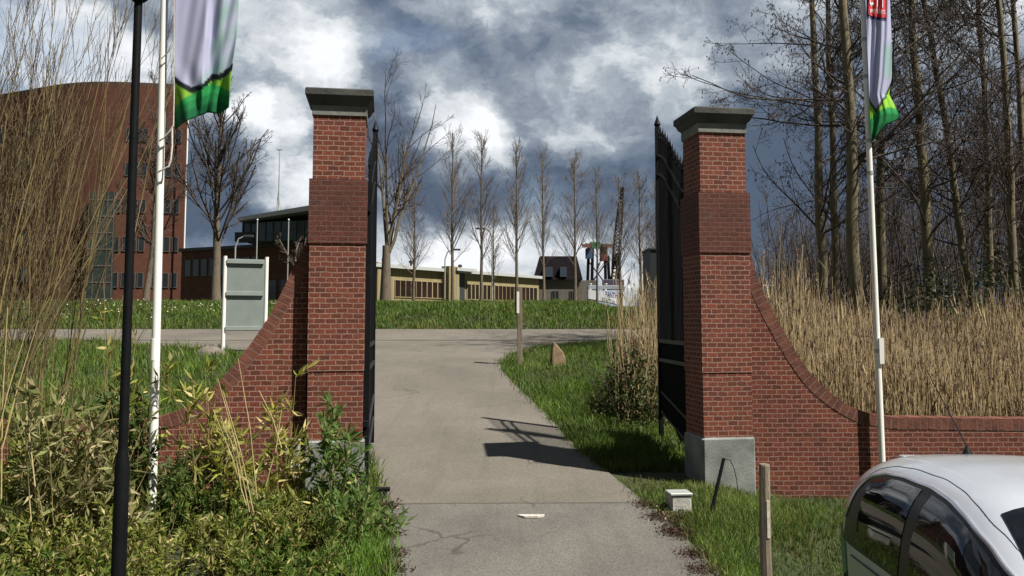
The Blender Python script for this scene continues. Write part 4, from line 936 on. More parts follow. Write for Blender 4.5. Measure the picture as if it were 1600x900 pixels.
def rounded(o, H, r, w_=.42, mr=.006, n1=34):
    T, R = trunk_line(H * .93, r, 14, .05)
    p1, r1 = grow(T, R, n1, .24, .95, (H * w_ * .85, H * w_ * 1.15), 42, .085, .05, 9, .5, asd=7, tl=1.15)
    p2, r2 = grow(p1, r1, 8, .15, .97, (-.25, -.5), 34, .05, .08, 6, .55); p3, r3 = grow(p2, r2, 5, .15, .97, (-.35, -.6), 34, .02, .1, 5, .6); p4, r4 = grow(p3, r3, 3, .1, .97, (-.4, -.8), 32, 0, .1, 3, .65)
    r1 = np.clip(r1, mr * 2, r * .22); r2 = np.clip(r2, mr * 1.3, mr * 4); r3 = np.maximum(r3 * .5, mr); r4 = np.full_like(r4, mr * .75)
    v, f = tubes(T, R, 10); npmesh('trunk', v, f, BARK, parent=o, smooth=True)
    v, f = merge([tubes(p1, r1, 5), tubes(p2, r2, 4), tubes(p3, r3, 3), tubes(p4, r4, 3)]); npmesh('crown', v, f, TWIG, parent=o)
def spreading(o, H, r, fork=.2, n1=7, ang=24, up=.10, mc=TWIG, sp=(.62, .85), mt=BARK, mr=.009, n2=7, n3=6, n4=4, K1=9):
    T, R = trunk_line(H * fork * 1.35, r, 8, .02); R = R * 1.0; R[0] = r * np.linspace(1.05, .62, 8)
    p1, r1 = grow(T, R, n1, .62, 1.0, (H * sp[0], H * sp[1]), ang, up, .07, K1, .46, asd=9, tl=.0)
    r1 = r1[:, :1] * np.linspace(1, .15, K1)[None]
    p2, r2 = grow(p1, r1, n2, .15, .95, (-.30, -.5), 34, .05, .09, 6, .6); p3, r3 = grow(p2, r2, n3, .15, .95, (-.35, -.6), 34, .03, .1, 5, .6)
    p4, r4 = grow(p3, r3, n4, .1, .95, (-.4, -.7), 32, 0, .1, 4, .65)
    r2 = np.maximum(r2, mr * 1.4); r3 = np.maximum(r3, mr); r4 = np.maximum(r4, mr * .75)
    v, f = merge([tubes(T, R, 10), tubes(p1, r1, 7)]); npmesh('trunk', v, f, mt, parent=o, smooth=True)
    v, f = merge([tubes(p2, r2, 4), tubes(p3, r3, 3), tubes(p4, r4, 3)]); npmesh('crown', v, f, mc, parent=o)
d = 44; q = P(602, 470, d); z = gz(d) - .1; o = thing('forked_tree', 'large bare tree with forked limbs just right of the left gate pillar', 'tree', (q.x, d, z)); spreading(o, P(602, 132, d).z - z, .30, .20, 5, 16, .09, mc=TWIG, sp=(.68, .84), mr=.006, n2=8, n3=6)
d = 46; q = P(338, 460, d); z = gz(d) - .1; o = thing('round_tree', 'bare round crowned tree behind the sign board', 'tree', (q.x, d, z)); rounded(o, P(345, 112, d).z - z, .24, .42, .007, 32)
d = 56; q = P(228, 460, d); z = gz(d) - .1; o = thing('slender_tree', 'slender bare tree in front of the brick tower behind the flagpole', 'tree', (q.x, d, z)); rounded(o, P(228, 100, d).z - z, .20, .27, .008, 34)
d = 40; q = P(436, 460, d); z = gz(d) - .1; o = thing('small_tree', 'dark trunked bare tree hard against the left side of the left pillar', 'tree', (P(462, 460, d).x, d, z)); spreading(o, P(450, 345, d).z - z, .22, .35, 6, 30, .04, sp=(.4, .5), mr=.01)
# alder stand on the right
def alder(o, H, r, lean, nbr=40, catk=True):
    T, R = trunk_line(H, r, 16, .035, lean)
    R[0] = r * np.linspace(1.08, .38, 16)
    p1, r1 = grow(T, R, nbr, .22, 1.0, (1.6, 4.0), 62, .05, .11, 9, .26, asd=14, tl=.5)
    r1 = np.minimum(r1, .05)
    p2, r2 = grow(p1, r1, 7, .15, .98, (-.25, -.55), 42, .02, .14, 6, .55); p3, r3 = grow(p2, r2, 5, .15, 1.0, (-.3, -.65), 42, -.03, .15, 5, .6)
    p4, r4 = grow(p3, r3, 3, .15, 1.0, (.12, .35), 45, -.08, .12, 3, .7)
    r1 = np.maximum(r1, .009); r2 = np.maximum(r2, .0055); r3 = np.maximum(r3, .004); r4 = np.maximum(r4, .003)
    v, f = tubes(T, R, 12); npmesh('trunk', v, f, BARKG, parent=o, smooth=True)
    v, f = merge([tubes(p1, r1, 5), tubes(p2, r2, 4), tubes(p3, r3, 3), tubes(p4, r4, 3)]); npmesh('crown', v, f, TWIG, parent=o)
    # cones and catkins hang at twig ends
    e = p4[:, -1]; sel = rng.uniform(size=len(e)) < .45; e = e[sel]; n = len(e)
    dirs = unit(np.stack([rng.normal(0, .3, n), rng.normal(0, .3, n), -np.ones(n)], 1)); L = rng.uniform(.025, .085, n)[:, None]
    pt = np.stack([e, e + dirs * L * .5, e + dirs * L], 1); rr = np.stack([np.full(n, .004), np.full(n, .012), np.full(n, .004)], 1)
    v, f = tubes(pt, rr, 4); npmesh('catkins', v, f, mat('catkin', (.06, .035, .028), .9, .3, 3), parent=o)
al = [(1288, 1263, 19.5, .13, 'mossy alder trunk nearest the right gate pillar'), (1306, 1286, 21, .07, 'thin alder close beside the first thick alder'), (1336, 1316, 18, .17, 'thick dark alder just left of the right flag'),
      (1376, 1370, 22, .09, 'pale thin alder behind the right flagpole'), (1454, 1431, 19, .15, 'dark alder right of the flag, upright'), (1518, 1449, 20, .12, 'alder leaning left across the grove from its foot'),
      (1546, 1520, 21, .10, 'slim alder with pale bark beyond the leaning one'), (1582, 1549, 18.5, .13, 'dark alder second from the right edge of the photo'), (1602, 1574, 20, .16, 'alder at the right edge of the photo')]
ap = []
for i, (xb_, xt_, d, r, lab) in enumerate(al):
    a = P(xb_, 450, d); t = P(xt_, 0, d); z = gz(d) - .1; lean = (t.x - a.x) / (t.z - a.z); x = a.x - (a.z - z) * lean; H = 11.5
    if i in (0, 2, 4, 5):
        o = thing('alder_tree', lab, 'tree', (x, d, z), 0, 'bare alders behind the reeds'); alder(o, H, r * .82, lean, 36); ap.append((o, r, lean))
    else:
        s, r0, l0 = ap[-1]; o = dup(s, (x, d, z), (0 if l0 * lean > 0 and abs(l0 - lean) < .05 else .0), lab, 'bare alders behind the reeds', (1, 1, rng.uniform(.95, 1.1)))
        o.rotation_euler = (0, (lean - l0), rng.uniform(-.2, .2)); o.scale = (.9, -.95, 1.05)
# distant thicket behind the alders: one uncountable mass of thin stems
n = 820; xs = rng.uniform(3.5, 26, n); ysd = rng.uniform(23, 34, n); keep = xs / ysd > .30; xs, ysd = xs[keep], ysd[keep]; n = len(xs)
hgt = rng.uniform(2.2, 8.5, n) ** 1.0 * np.clip((xs / ysd - .25) * 4, .5, 1.1)
base = np.stack([xs, ysd, terr(xs, ysd)], 1); Kt = 6; tt = np.linspace(0, 1, Kt)[None, :, None]
dirs = np.stack([rng.normal(0, .16, n), rng.normal(0, .16, n), np.ones(n)], 1); T = base[:, None] + dirs[:, None] * hgt[:, None, None] * tt + rng.normal(0, .03, (n, Kt, 3)); R = np.linspace(.03, .008, Kt)[None] * rng.uniform(.5, 1.3, (n, 1))
p2, r2 = grow(T, R, 12, .15, 1, (.5, 1.6), 38, .05, .12, 5, .5); p3, r3 = grow(p2, r2, 4, .1, 1, (.2, .7), 40, 0, .15, 3, .7)
v, f = merge([tubes(T, R, 4), tubes(p2, np.maximum(r2, .006), 3), tubes(p3, np.maximum(r3, .004), 3)])
tag(npmesh('thicket', v, f, TWIG), 'dense bare thicket of thin stems behind the alders', 'thicket', kind='stuff')
# dark evergreen bramble mass at the lower right behind the reeds
n = 10000; xs = rng.uniform(4.5, 13, n); ysd = rng.uniform(16.5, 20.5, n); top = 1.2 + 1.2 * np.clip((xs / ysd - .40) * 5, 0, 1) + .35 * np.sin(xs * 2.3) + .25 * np.sin(xs * 5.1 + ysd)
kk = (xs / ysd > .36); xs, ysd, top = xs[kk], ysd[kk], top[kk]; n = len(xs)
zz = terr(xs, ysd) + rng.uniform(0, 1, n) ** .7 * top
v, f, c = leaves(np.stack([xs, ysd, zz], 1), unit(rng.normal(size=(n, 3))), rng.uniform(.05, .12, n), rng.uniform(.015, .035, n), spread(n, (.02, .03, .012), (.045, .05, .022), (.09, .07, .04), .15))
tag(npmesh('bramble', v, f, LEAFM, c), 'dark evergreen bramble mass between reeds and alders', 'bramble', kind='stuff')

# ------------------------------------------------------------------ willow scrub, upper left
WIL = mat('willow_bark', (.19, .15, .06), .75, .4, 2.5, vstretch=(1, 1, .5))
def willow(label, px, d, n, hmin, hmax, lx, seed_w=.5):
    q = P(px, 640, d); z = zterr(q.x, d) - .1; o = thing('willow_shrub', label, 'shrub', (q.x, d, z), 0, 'bare willow scrub at the left')
    K = 9; base = np.stack([rng.normal(0, seed_w, n), rng.normal(0, .35, n), np.zeros(n)], 1); dr = unit(np.stack([rng.normal(lx, .16, n), rng.normal(0, .14, n), np.ones(n)], 1))
    pts = [base]; st = rng.uniform(hmin, hmax, n)[:, None] / (K - 1)
    for k in range(K - 1): dr = unit(dr + np.array([0, 0, .03]) + rng.normal(0, .035, dr.shape)); pts.append(pts[-1] + dr * st)
    T = np.stack(pts, 1); R = rng.uniform(.005, .0125, n)[:, None] * np.linspace(1, .2, K)[None]
    p2, r2 = grow(T, R, 8, .15, .95, (.6, 1.9), 17, .10, .04, 6, .6, asd=6); p3, r3 = grow(p2, r2, 4, .1, .95, (.25, .9), 17, .06, .05, 4, .7, asd=6)
    v, f = tubes(T, R, 5); npmesh('stems', v, f, WIL, parent=o)
    v, f = merge([tubes(p2, np.maximum(r2, .0032), 3), tubes(p3, np.maximum(r3, .0022), 3)]); npmesh('twigs', v, f, mat('willow_twig', (.155, .11, .055), .8, .35, 2), parent=o)
willow('dense olive willow shrub filling the left edge of the photo', -130, 9.5, 54, 4.2, 6.8, .12, .6)
willow('willow shrub with long pale whips crossing before the brick tower', -20, 10.5, 34, 3.8, 6.2, .13, .45)
willow('lower willow shrub closest to the lamp post, twigs over the brick tower', 50, 12.0, 14, 3.4, 5.4, .13, .3)

# ------------------------------------------------------------------ reeds
def reeds(name, label, xs, ys_, h, cat='reeds', lean=.06, dens_leaf=3, plume=.25):
    n = len(xs); base = np.stack([xs, ys_, terr(xs, ys_) - .03], 1); K = 5; t = np.linspace(0, 1, K)
    ln = np.stack([rng.normal(0, lean, n), rng.normal(0, lean, n), np.ones(n)], 1); bend = rng.normal(0, .035, (n, 2))
    T = base[:, None] + ln[:, None] * (h[:, None] * t[None])[:, :, None]; T[:, :, :2] += bend[:, None] * (h[:, None] * t[None] ** 2.2)[:, :, None]
    R = rng.uniform(.0025, .0045, n)[:, None] * np.linspace(1.2, .6, K)[None]
    c = spread(n, (.62, .50, .30), (.36, .27, .15), (.14, .10, .06), .14)
    v, f = tubes(T, R, 3); f3 = np.concatenate([f[:, [0, 1, 2]], f[:, [0, 2, 3]]]); parts = [(v, f3, np.repeat(c, K * 3, 0))]
    m = n * dens_leaf; idx = np.repeat(np.arange(n), dens_leaf); tt = rng.uniform(.1, .95, m); x = tt * (K - 1); i = x.astype(int); fr = (x - i)[:, None]; p = T[idx, i] * (1 - fr) + T[idx, i + 1] * fr
    d = unit(np.stack([rng.normal(0, .16, m), rng.normal(0, .16, m), rng.uniform(.4, 1.3, m)], 1)); parts.append(leaves(p, d, rng.uniform(.15, .45, m), rng.uniform(.004, .009, m), spread(m, (.44, .35, .21), (.24, .18, .10))))
    s = np.nonzero(rng.uniform(size=n) < plume)[0]; 
    if len(s):
        e = T[s, -1]; dd = unit(T[s, -1] - T[s, -2]); k = 7; ee = np.repeat(e, k, 0); d2 = unit(np.repeat(dd, k, 0) + rng.normal(0, .22, (len(s) * k, 3)))
        parts.append(leaves(ee - d2 * .05, d2, rng.uniform(.08, .17, len(ee)), rng.uniform(.004, .008, len(ee)), spread(len(ee), (.26, .18, .13), (.36, .27, .2))))
    v, f, c = merge3(parts); return tag(npmesh(name, v, f, REEDM, c), label, cat, kind='stuff')
n = 7600; ysd = 10.3 + 4.6 * rng.uniform(0, 1, n) ** 1.1; u = rng.uniform(.262, .70, n); xs = u * ysd + .15
h = rng.uniform(.75, 1.65, n) * (1 + .12 * np.sin(xs * 1.7)) * np.where(u < .33, rng.uniform(.7, 1.5, n), 1) * np.where(rng.uniform(size=n) < .05, 1.3, 1); reeds('reed_bed', 'tall dry golden reed bed behind the right wing wall', xs, ysd, h, dens_leaf=1, lean=.055)
n = 330; u = rng.beta(1.8, 1.2, n) * .064 + .114; ysd = rng.uniform(12.2, 15.5, n); xs = u * ysd + .02
h = rng.uniform(.7, 2.2, n); reeds('reed_clump', 'dry pale reeds left of the open right gate leaf', xs, ysd, h, lean=.10, plume=.12, dens_leaf=2)
n = 8000; xs = rng.normal(1.82, .22, n); ysd = rng.normal(12.9, .5, n); zz = terr(xs, ysd) + rng.uniform(0, 1, n) ** .8 * .78 * np.exp(-((xs - 1.84) / .55) ** 2) * (1 + .35 * np.sin(xs * 17 + ysd * 9))
o = thing('bramble_bush', 'dark tangled bramble bush at the foot of the pale reeds', 'bush', (1.84, 12.9, zterr(1.84, 12.9)))
v, f, c = leaves(np.stack([xs, ysd, zz], 1) - np.array([1.84, 12.9, zterr(1.84, 12.9)]), unit(rng.normal(size=(n, 3))), rng.uniform(.03, .075, n), rng.uniform(.010, .024, n), spread(n, (.035, .06, .015), (.08, .10, .03), (.13, .09, .045), .25)); npmesh('foliage', v, f, LEAFM, c, o)
T = np.zeros((40, 1, 3)) + 0; bs = np.stack([rng.normal(0, .25, 40), rng.normal(0, .25, 40), np.zeros(40)], 1); dr = unit(np.stack([rng.normal(0, .5, 40), rng.normal(0, .5, 40), np.ones(40)], 1))
Tt = bs[:, None] + dr[:, None] * (np.linspace(0, 1.1, 6))[None, :, None] + rng.normal(0, .03, (40, 6, 3)); v, f = tubes(Tt, np.full((40, 6), .005), 3); npmesh('stems', v, f, TWIG, parent=o)

# ------------------------------------------------------------------ grass
def inroad(x, y, m=0.0):
    l = np.interp(y, LY, LX); r = np.interp(y, RY, RX); a = (x > l + m) & (x < r - m) & (y < 24.5); c = (y > g1 - .2 + m) & (y < g0 - m); return a | c
def grass(name, label, n, ya, yb_, ulo, uhi, hlo, hhi, wd, c1, c2, c3=None, p3=0, pw=1.0, lean=.6, jit=.06, test=None):
    ysd = (ya ** -pw + rng.uniform(0, 1, n) * (yb_ ** -pw - ya ** -pw)) ** (-1 / pw); u = rng.uniform(ulo, uhi, n); xs = u * ysd
    cl = np.sin(xs * 1.9 + ysd * .8) * np.sin(ysd * 2.3 - xs * 1.1) + .5 * np.sin(xs * 5.3 + 1.3) * np.sin(ysd * 4.7)
    ok = ~inroad(xs + rng.normal(0, jit, n), ysd + rng.normal(0, jit, n))
    if test is not None: ok &= test(xs, ysd)
    xs, ysd, cl = xs[ok], ysd[ok], cl[ok]; n = len(xs); k = 1 + ysd / 40
    h = rng.uniform(hlo, hhi, n) * (1 + .35 * cl); c = spread(n, c1, c2, c3, p3) * (1 + .22 * cl)[:, None]
    pt = np.clip((np.sin(xs * .9 + 2 * np.sin(ysd * .7)) * np.sin(ysd * 1.3 + 1.5 * np.sin(xs * 1.1)) - .25) * 1.6, 0, 1)[:, None] * .55
    c = c * (1 - pt) + (c.sum(1, keepdims=True) * np.array([[.50, .47, .13]])) * pt; h = h * (1 - .35 * pt[:, 0])
    v, f, cc = blades(np.stack([xs, ysd, terr(xs, ysd) - .005], 1), h, wd * rng.uniform(.6, 1.3, n) * k, np.full(n, lean), c)
    return tag(npmesh(name, v, f, GRASSM, cc), label, 'grass', kind='stuff')
C1, C2, C3 = (.064, .122, .015), (.130, .200, .034), (.23, .20, .09)
WALLR = lambda x, y: ~((y > 9.5) & (y < 9.95) & (x > 2.5))
grass('verge_grass', 'short green grass verge before the right wing wall', 110000, 4.2, 9.6, .12, .60, .05, .13, .0032, C1, C2, C3, .06, test=lambda x, y: y < 9.6)
grass('verge_grass', 'rough dry grass tufts round the foot of the right pillar', 3500, 7.9, 9.4, .20, .34, .06, .15, .003, (.08, .14, .025), (.15, .18, .05), C3, .14, test=lambda x, y: y < 9.3)
grass('verge_grass', 'bright grass along the left edge of the near road', 26000, 4.5, 9.2, -.30, -.10, .07, .22, .0035, (.08, .17, .02), (.14, .24, .035), C3, .05)
grass('island_grass', 'green grass island right of the drive beyond the gate', 60000, 9.9, 24.6, -.03, .22, .06, .20, .0045, C1, C2, C3, .05, pw=.6)
grass('left_grass', 'green grass slope behind the left wing wall', 60000, 9.2, 24.6, -.66, -.10, .10, .26, .006, C1, C2, C3, .04, pw=.6)
grass('right_grass', 'grass strip behind the right wall under the reeds', 8000, 10, 24.5, .22, .7, .1, .25, .006, C1, C2, C3, .1, pw=.6)
grass('bank_grass', 'long grass on the dike bank beyond the crossing road', 120000, g0 + .05, 38, -.66, .66, .10, .26, .009, (.062, .118, .016), (.125, .190, .036), C3, .07, pw=.2, lean=.5)
# pale flower heads in the bank grass
n = 260; ysd = rng.uniform(g0 + .5, 33, n); xs = rng.uniform(-.58, -.2, n) * ysd; v, f, c = leaves(np.stack([xs, ysd, terr(xs, ysd) + .22], 1), unit(rng.normal(size=(n, 3))), np.full(n, .05), np.full(n, .025), spread(n, (.7, .72, .6), (.8, .8, .7)))
tag(npmesh('daisies', v, f, LEAFM, c), 'scattered white flower heads on the left bank', 'flowers', kind='stuff')
# leaf litter and rubble by the right gate foot and the left stop
def litter(name, label, cpts, n, sx, c1, c2, L=.024):
    pp = []
    for px, py in cpts: g = G(px, py); pp.append((g.x, g.y))
    pp = np.array(pp); idx = rng.integers(0, len(pp), n); x = pp[idx, 0] + rng.normal(0, sx, n); y = pp[idx, 1] + rng.normal(0, sx, n)
    z = terr(x, y) + .02 + np.abs(rng.normal(0, .015, n)); d = unit(np.stack([rng.normal(size=n), rng.normal(size=n), rng.normal(0, .3, n)], 1))
    v, f, c = leaves(np.stack([x, y, z], 1), d, rng.uniform(.4, 1.2, n) * L, rng.uniform(.2, .5, n) * L, spread(n, c1, c2)); return tag(npmesh(name, v, f, LEAFM, c), label, 'leaf litter', kind='stuff')
litter('leaf_litter', 'brown leaf litter and rubble along the right road edge by the gate', [(1012, 792), (1030, 812), (1045, 800), (1060, 820), (1070, 840), (1085, 870), (1100, 895), (1060, 800), (1050, 835), (1075, 815)], 5000, .07, (.035, .022, .016), (.11, .065, .042), .019)
litter('leaf_litter', 'pale dry leaves scattered under the open right gate leaf', [(1036, 806), (1050, 806), (1060, 800)], 160, .07, (.5, .45, .36), (.4, .3, .2))
litter('leaf_litter', 'pale scraps and dry leaves beside the left gate stop', [(584, 770), (587, 757), (605, 800), (612, 815)], 120, .05, (.5, .42, .3), (.3, .2, .12))
litter('leaf_litter', 'dark soil crumbs along the left edge of the near road', [(606, 795), (603, 815), (606, 840), (612, 870), (615, 895)], 1500, .06, (.06, .05, .035), (.10, .08, .05), .03)

# ------------------------------------------------------------------ bamboo foreground
def bamboo(o, n, H, sx, sy, nl, lean=.15, L=.11, c=((.09, .135, .022), (.19, .22, .045), (.42, .36, .16), .15), top_only=.0):
    K = 7; base = np.stack([rng.normal(0, sx, n), rng.normal(0, sy, n), np.full(n, -.05)], 1); dr = unit(np.stack([rng.normal(0, lean, n), rng.normal(0, lean, n), np.ones(n)], 1))
    st = (H * rng.uniform(.6, 1.0, n) * np.exp(-(base[:, 0] / (2.2 * sx)) ** 2))[:, None] / (K - 1); pts = [base]
    for k in range(K - 1): dr = unit(dr + rng.normal(0, .05, dr.shape) - np.array([0, 0, .02])); pts.append(pts[-1] + dr * st)
    T = np.stack(pts, 1); R = np.full((n, 1), .0045) * np.linspace(1, .4, K)[None]
    p2, r2 = grow(T, R, 6, .25, 1, (.12, .4), 38, .02, .08, 4, .6)
    m = len(p2) * nl; idx = np.repeat(np.arange(len(p2)), nl); x = rng.uniform(.1, 2.999, m); i = x.astype(int); fr = (x - i)[:, None]; p = p2[idx, i] * (1 - fr) + p2[idx, i + 1] * fr
    d = unit(unit(p2[idx, i + 1] - p2[idx, i]) * .8 + rng.normal(0, .45, (m, 3)) + np.array([0, 0, -.15]))
    lv = leaves(p, d, rng.uniform(.6, 1.25, m) * L, rng.uniform(.07, .13, m) * L, spread(m, *c))
    v, f = merge([tubes(T, R, 4), tubes(p2, np.maximum(r2, .002), 3)])
    return (v, f), lv
CANE = mat('cane', (.27, .22, .09), .6, .35, 4)
def shrub(label, px, d, pyt, n, sx, nl=9, lean=.12, L=.12, c=None, name='bamboo_shrub'):
    x = P(px, 800, d).x; z = zterr(x, d); H = (P(px, pyt, d).z - z) * 1.12; o = thing(name, label, 'shrub', (x, d, z), 0, 'bamboo shrubs in the foreground')
    kw = dict(c=c) if c else {}
    (v, f), lv = bamboo(o, n, H, sx, .18, nl, lean, L, **kw); npmesh('canes', v, f, CANE, parent=o); npmesh('foliage', lv[0], lv[1], LEAFM, lv[2], o)
YGc = ((.16, .19, .03), (.28, .28, .05), (.42, .36, .15), .25); DGc = ((.04, .075, .015), (.085, .13, .03), (.3, .27, .13), .08); GGc = ((.06, .12, .025), (.12, .19, .045), (.33, .3, .14), .08)
shrub('tall thin yellow-leaved bamboo just left of the lamp post, above the wall', 188, 7.6, 470, 7, .06, 6, .03, .13, YGc)
shrub('bushy bamboo at the left edge before the low wall', 30, 7.2, 622, 44, .28, 8, .10, .12)
shrub('feathery pale bamboo between left edge and lamp post', 120, 6.9, 602, 42, .22, 8, .10, .14, ((.15, .17, .06), (.24, .24, .10), (.42, .36, .2), .25))
shrub('dark green bamboo clump between lamp post and flagpole', 212, 7.5, 600, 22, .13, 9, .07, .11, DGc)
shrub('dark bamboo clump right of the flagpole base', 285, 7.6, 700, 32, .25, 9, .1, .11, DGc)
shrub('yellowing bamboo sprays arching over the left wing wall curve', 335, 7.7, 570, 15, .11, 8, .12, .14, YGc)
shrub('tall reedy bamboo spray in front of the grey utility box', 440, 8.0, 585, 8, .04, 8, .05, .14, YGc)
shrub('bamboo clump between wing wall curve and utility box', 395, 7.5, 750, 16, .18, 8, .1, .12)
shrub('green bamboo clump before the left pillar plinth', 522, 7.9, 648, 13, .07, 10, .10, .14, GGc)
shrub('low green bamboo tuft at the road edge by the left pillar', 545, 7.4, 765, 22, .12, 9, .14, .11, GGc)
# a few dry canes leaning over
o = thing('dry_canes', 'bundle of bare yellow canes leaning left before the left wing wall', 'canes', tuple(P(390, 860, 6.8))); b = B()
for (xa, ya_, xb2, yb2) in ((390, 800, 340, 590), (396, 800, 348, 610), (385, 790, 333, 640), (402, 780, 372, 560), (378, 770, 352, 660), (400, 830, 345, 650), (415, 760, 440, 640), (440, 700, 405, 610)):
    b.tube([P(xa, ya_, 6.8), P((xa + xb2) / 2 + 4, (ya_ + yb2) / 2, 6.85), P(xb2, yb2, 6.95)], [.005, .004, .0025], 5); obj('cane', b, mat('dry_cane', (.36, .29, .13), .6, .25, 6), o, world=True); b = B()
o = thing('dry_canes', 'bare pale canes rising at the left edge before the grass slope', 'canes', tuple(P(20, 860, 6.2))); b = B()
for (xa, ya_, xb2, yb2) in ((2, 780, 12, 480), (50, 830, 38, 600), (4, 700, 60, 500), (55, 760, 42, 590), (-8, 700, 40, 520)):
    b.tube([P(xa, ya_, 6.2), P((xa + xb2) / 2 - 3, (ya_ + yb2) / 2, 6.3), P(xb2, yb2, 6.4)], [.005, .004, .0022], 5); obj('cane', b, mat('dry_cane'), o, world=True); b = B()
# low uncountable undergrowth carpet
parts_v, parts_l = [], []
n = 900; ysd = rng.uniform(4.3, 8.3, n); u = rng.uniform(-.70, -.17, n); xs = u * ysd; ok = (xs < np.interp(ysd, LY, LX) - .35) & ~((u > -.40) & (ysd > 7.9)); xs, ysd, u = xs[ok], ysd[ok], u[ok]; n = len(xs)
gap = (np.sin(xs * 3.1 + 1.7 * np.sin(ysd * 2.2)) * np.sin(ysd * 3.7 + xs) > .35) & (rng.uniform(size=n) < .85); xs, ysd, u = xs[~gap], ysd[~gap], u[~gap]; n = len(xs)
htop = np.interp(u, [-.7, -.5, -.42, -.3, -.2, -.17], [.76, .64, .58, .42, .34, .28]) * rng.uniform(.6, 1.15, n) * np.interp(ysd, [4.3, 6, 8], [.75, .85, 1.0])
K = 6; base = np.stack([xs, ysd, terr(xs, ysd) - .05], 1); dr = unit(np.stack([rng.normal(0, .2, n), rng.normal(0, .2, n), np.ones(n)], 1)); T = base[:, None] + dr[:, None] * (htop[:, None] * np.linspace(0, 1, K)[None])[:, :, None] + rng.normal(0, .008, (n, K, 3))
R = np.full((n, K), .0035); p2, r2 = grow(T, R, 8, .15, 1, (.10, .32), 42, .03, .1, 4, .6)
nl = 14; m = len(p2) * nl; idx = np.repeat(np.arange(len(p2)), nl); x = rng.uniform(.1, 2.999, m); i = x.astype(int); fr = (x - i)[:, None]; p = p2[idx, i] * (1 - fr) + p2[idx, i + 1] * fr
d = unit(unit(p2[idx, i + 1] - p2[idx, i]) * .7 + rng.normal(0, .5, (m, 3)))
hue = (np.sin(p[:, 0] * 2.1 + 1) * np.sin(p[:, 1] * 2.7) > .1)[:, None]
cc = np.where(hue, spread(m, (.06, .115, .018), (.13, .19, .035), (.38, .33, .12), .10), spread(m, (.11, .15, .025), (.22, .24, .05), (.42, .36, .16), .16))
lv = leaves(p, d, rng.uniform(.04, .085, m), rng.uniform(.005, .010, m), cc)
v, f = merge([tubes(T, R, 3), tubes(p2, np.maximum(r2, .002), 3)]); f = np.concatenate([f[:, [0, 1, 2]], f[:, [0, 2, 3]]])
v, f, c = merge3([(v, f, np.tile(np.array([[.22, .18, .08]]), (len(v), 1))), lv])
tag(npmesh('undergrowth', v, f, LEAFM, c), 'low bamboo and laurel undergrowth carpet in the left foreground', 'undergrowth', kind='stuff')

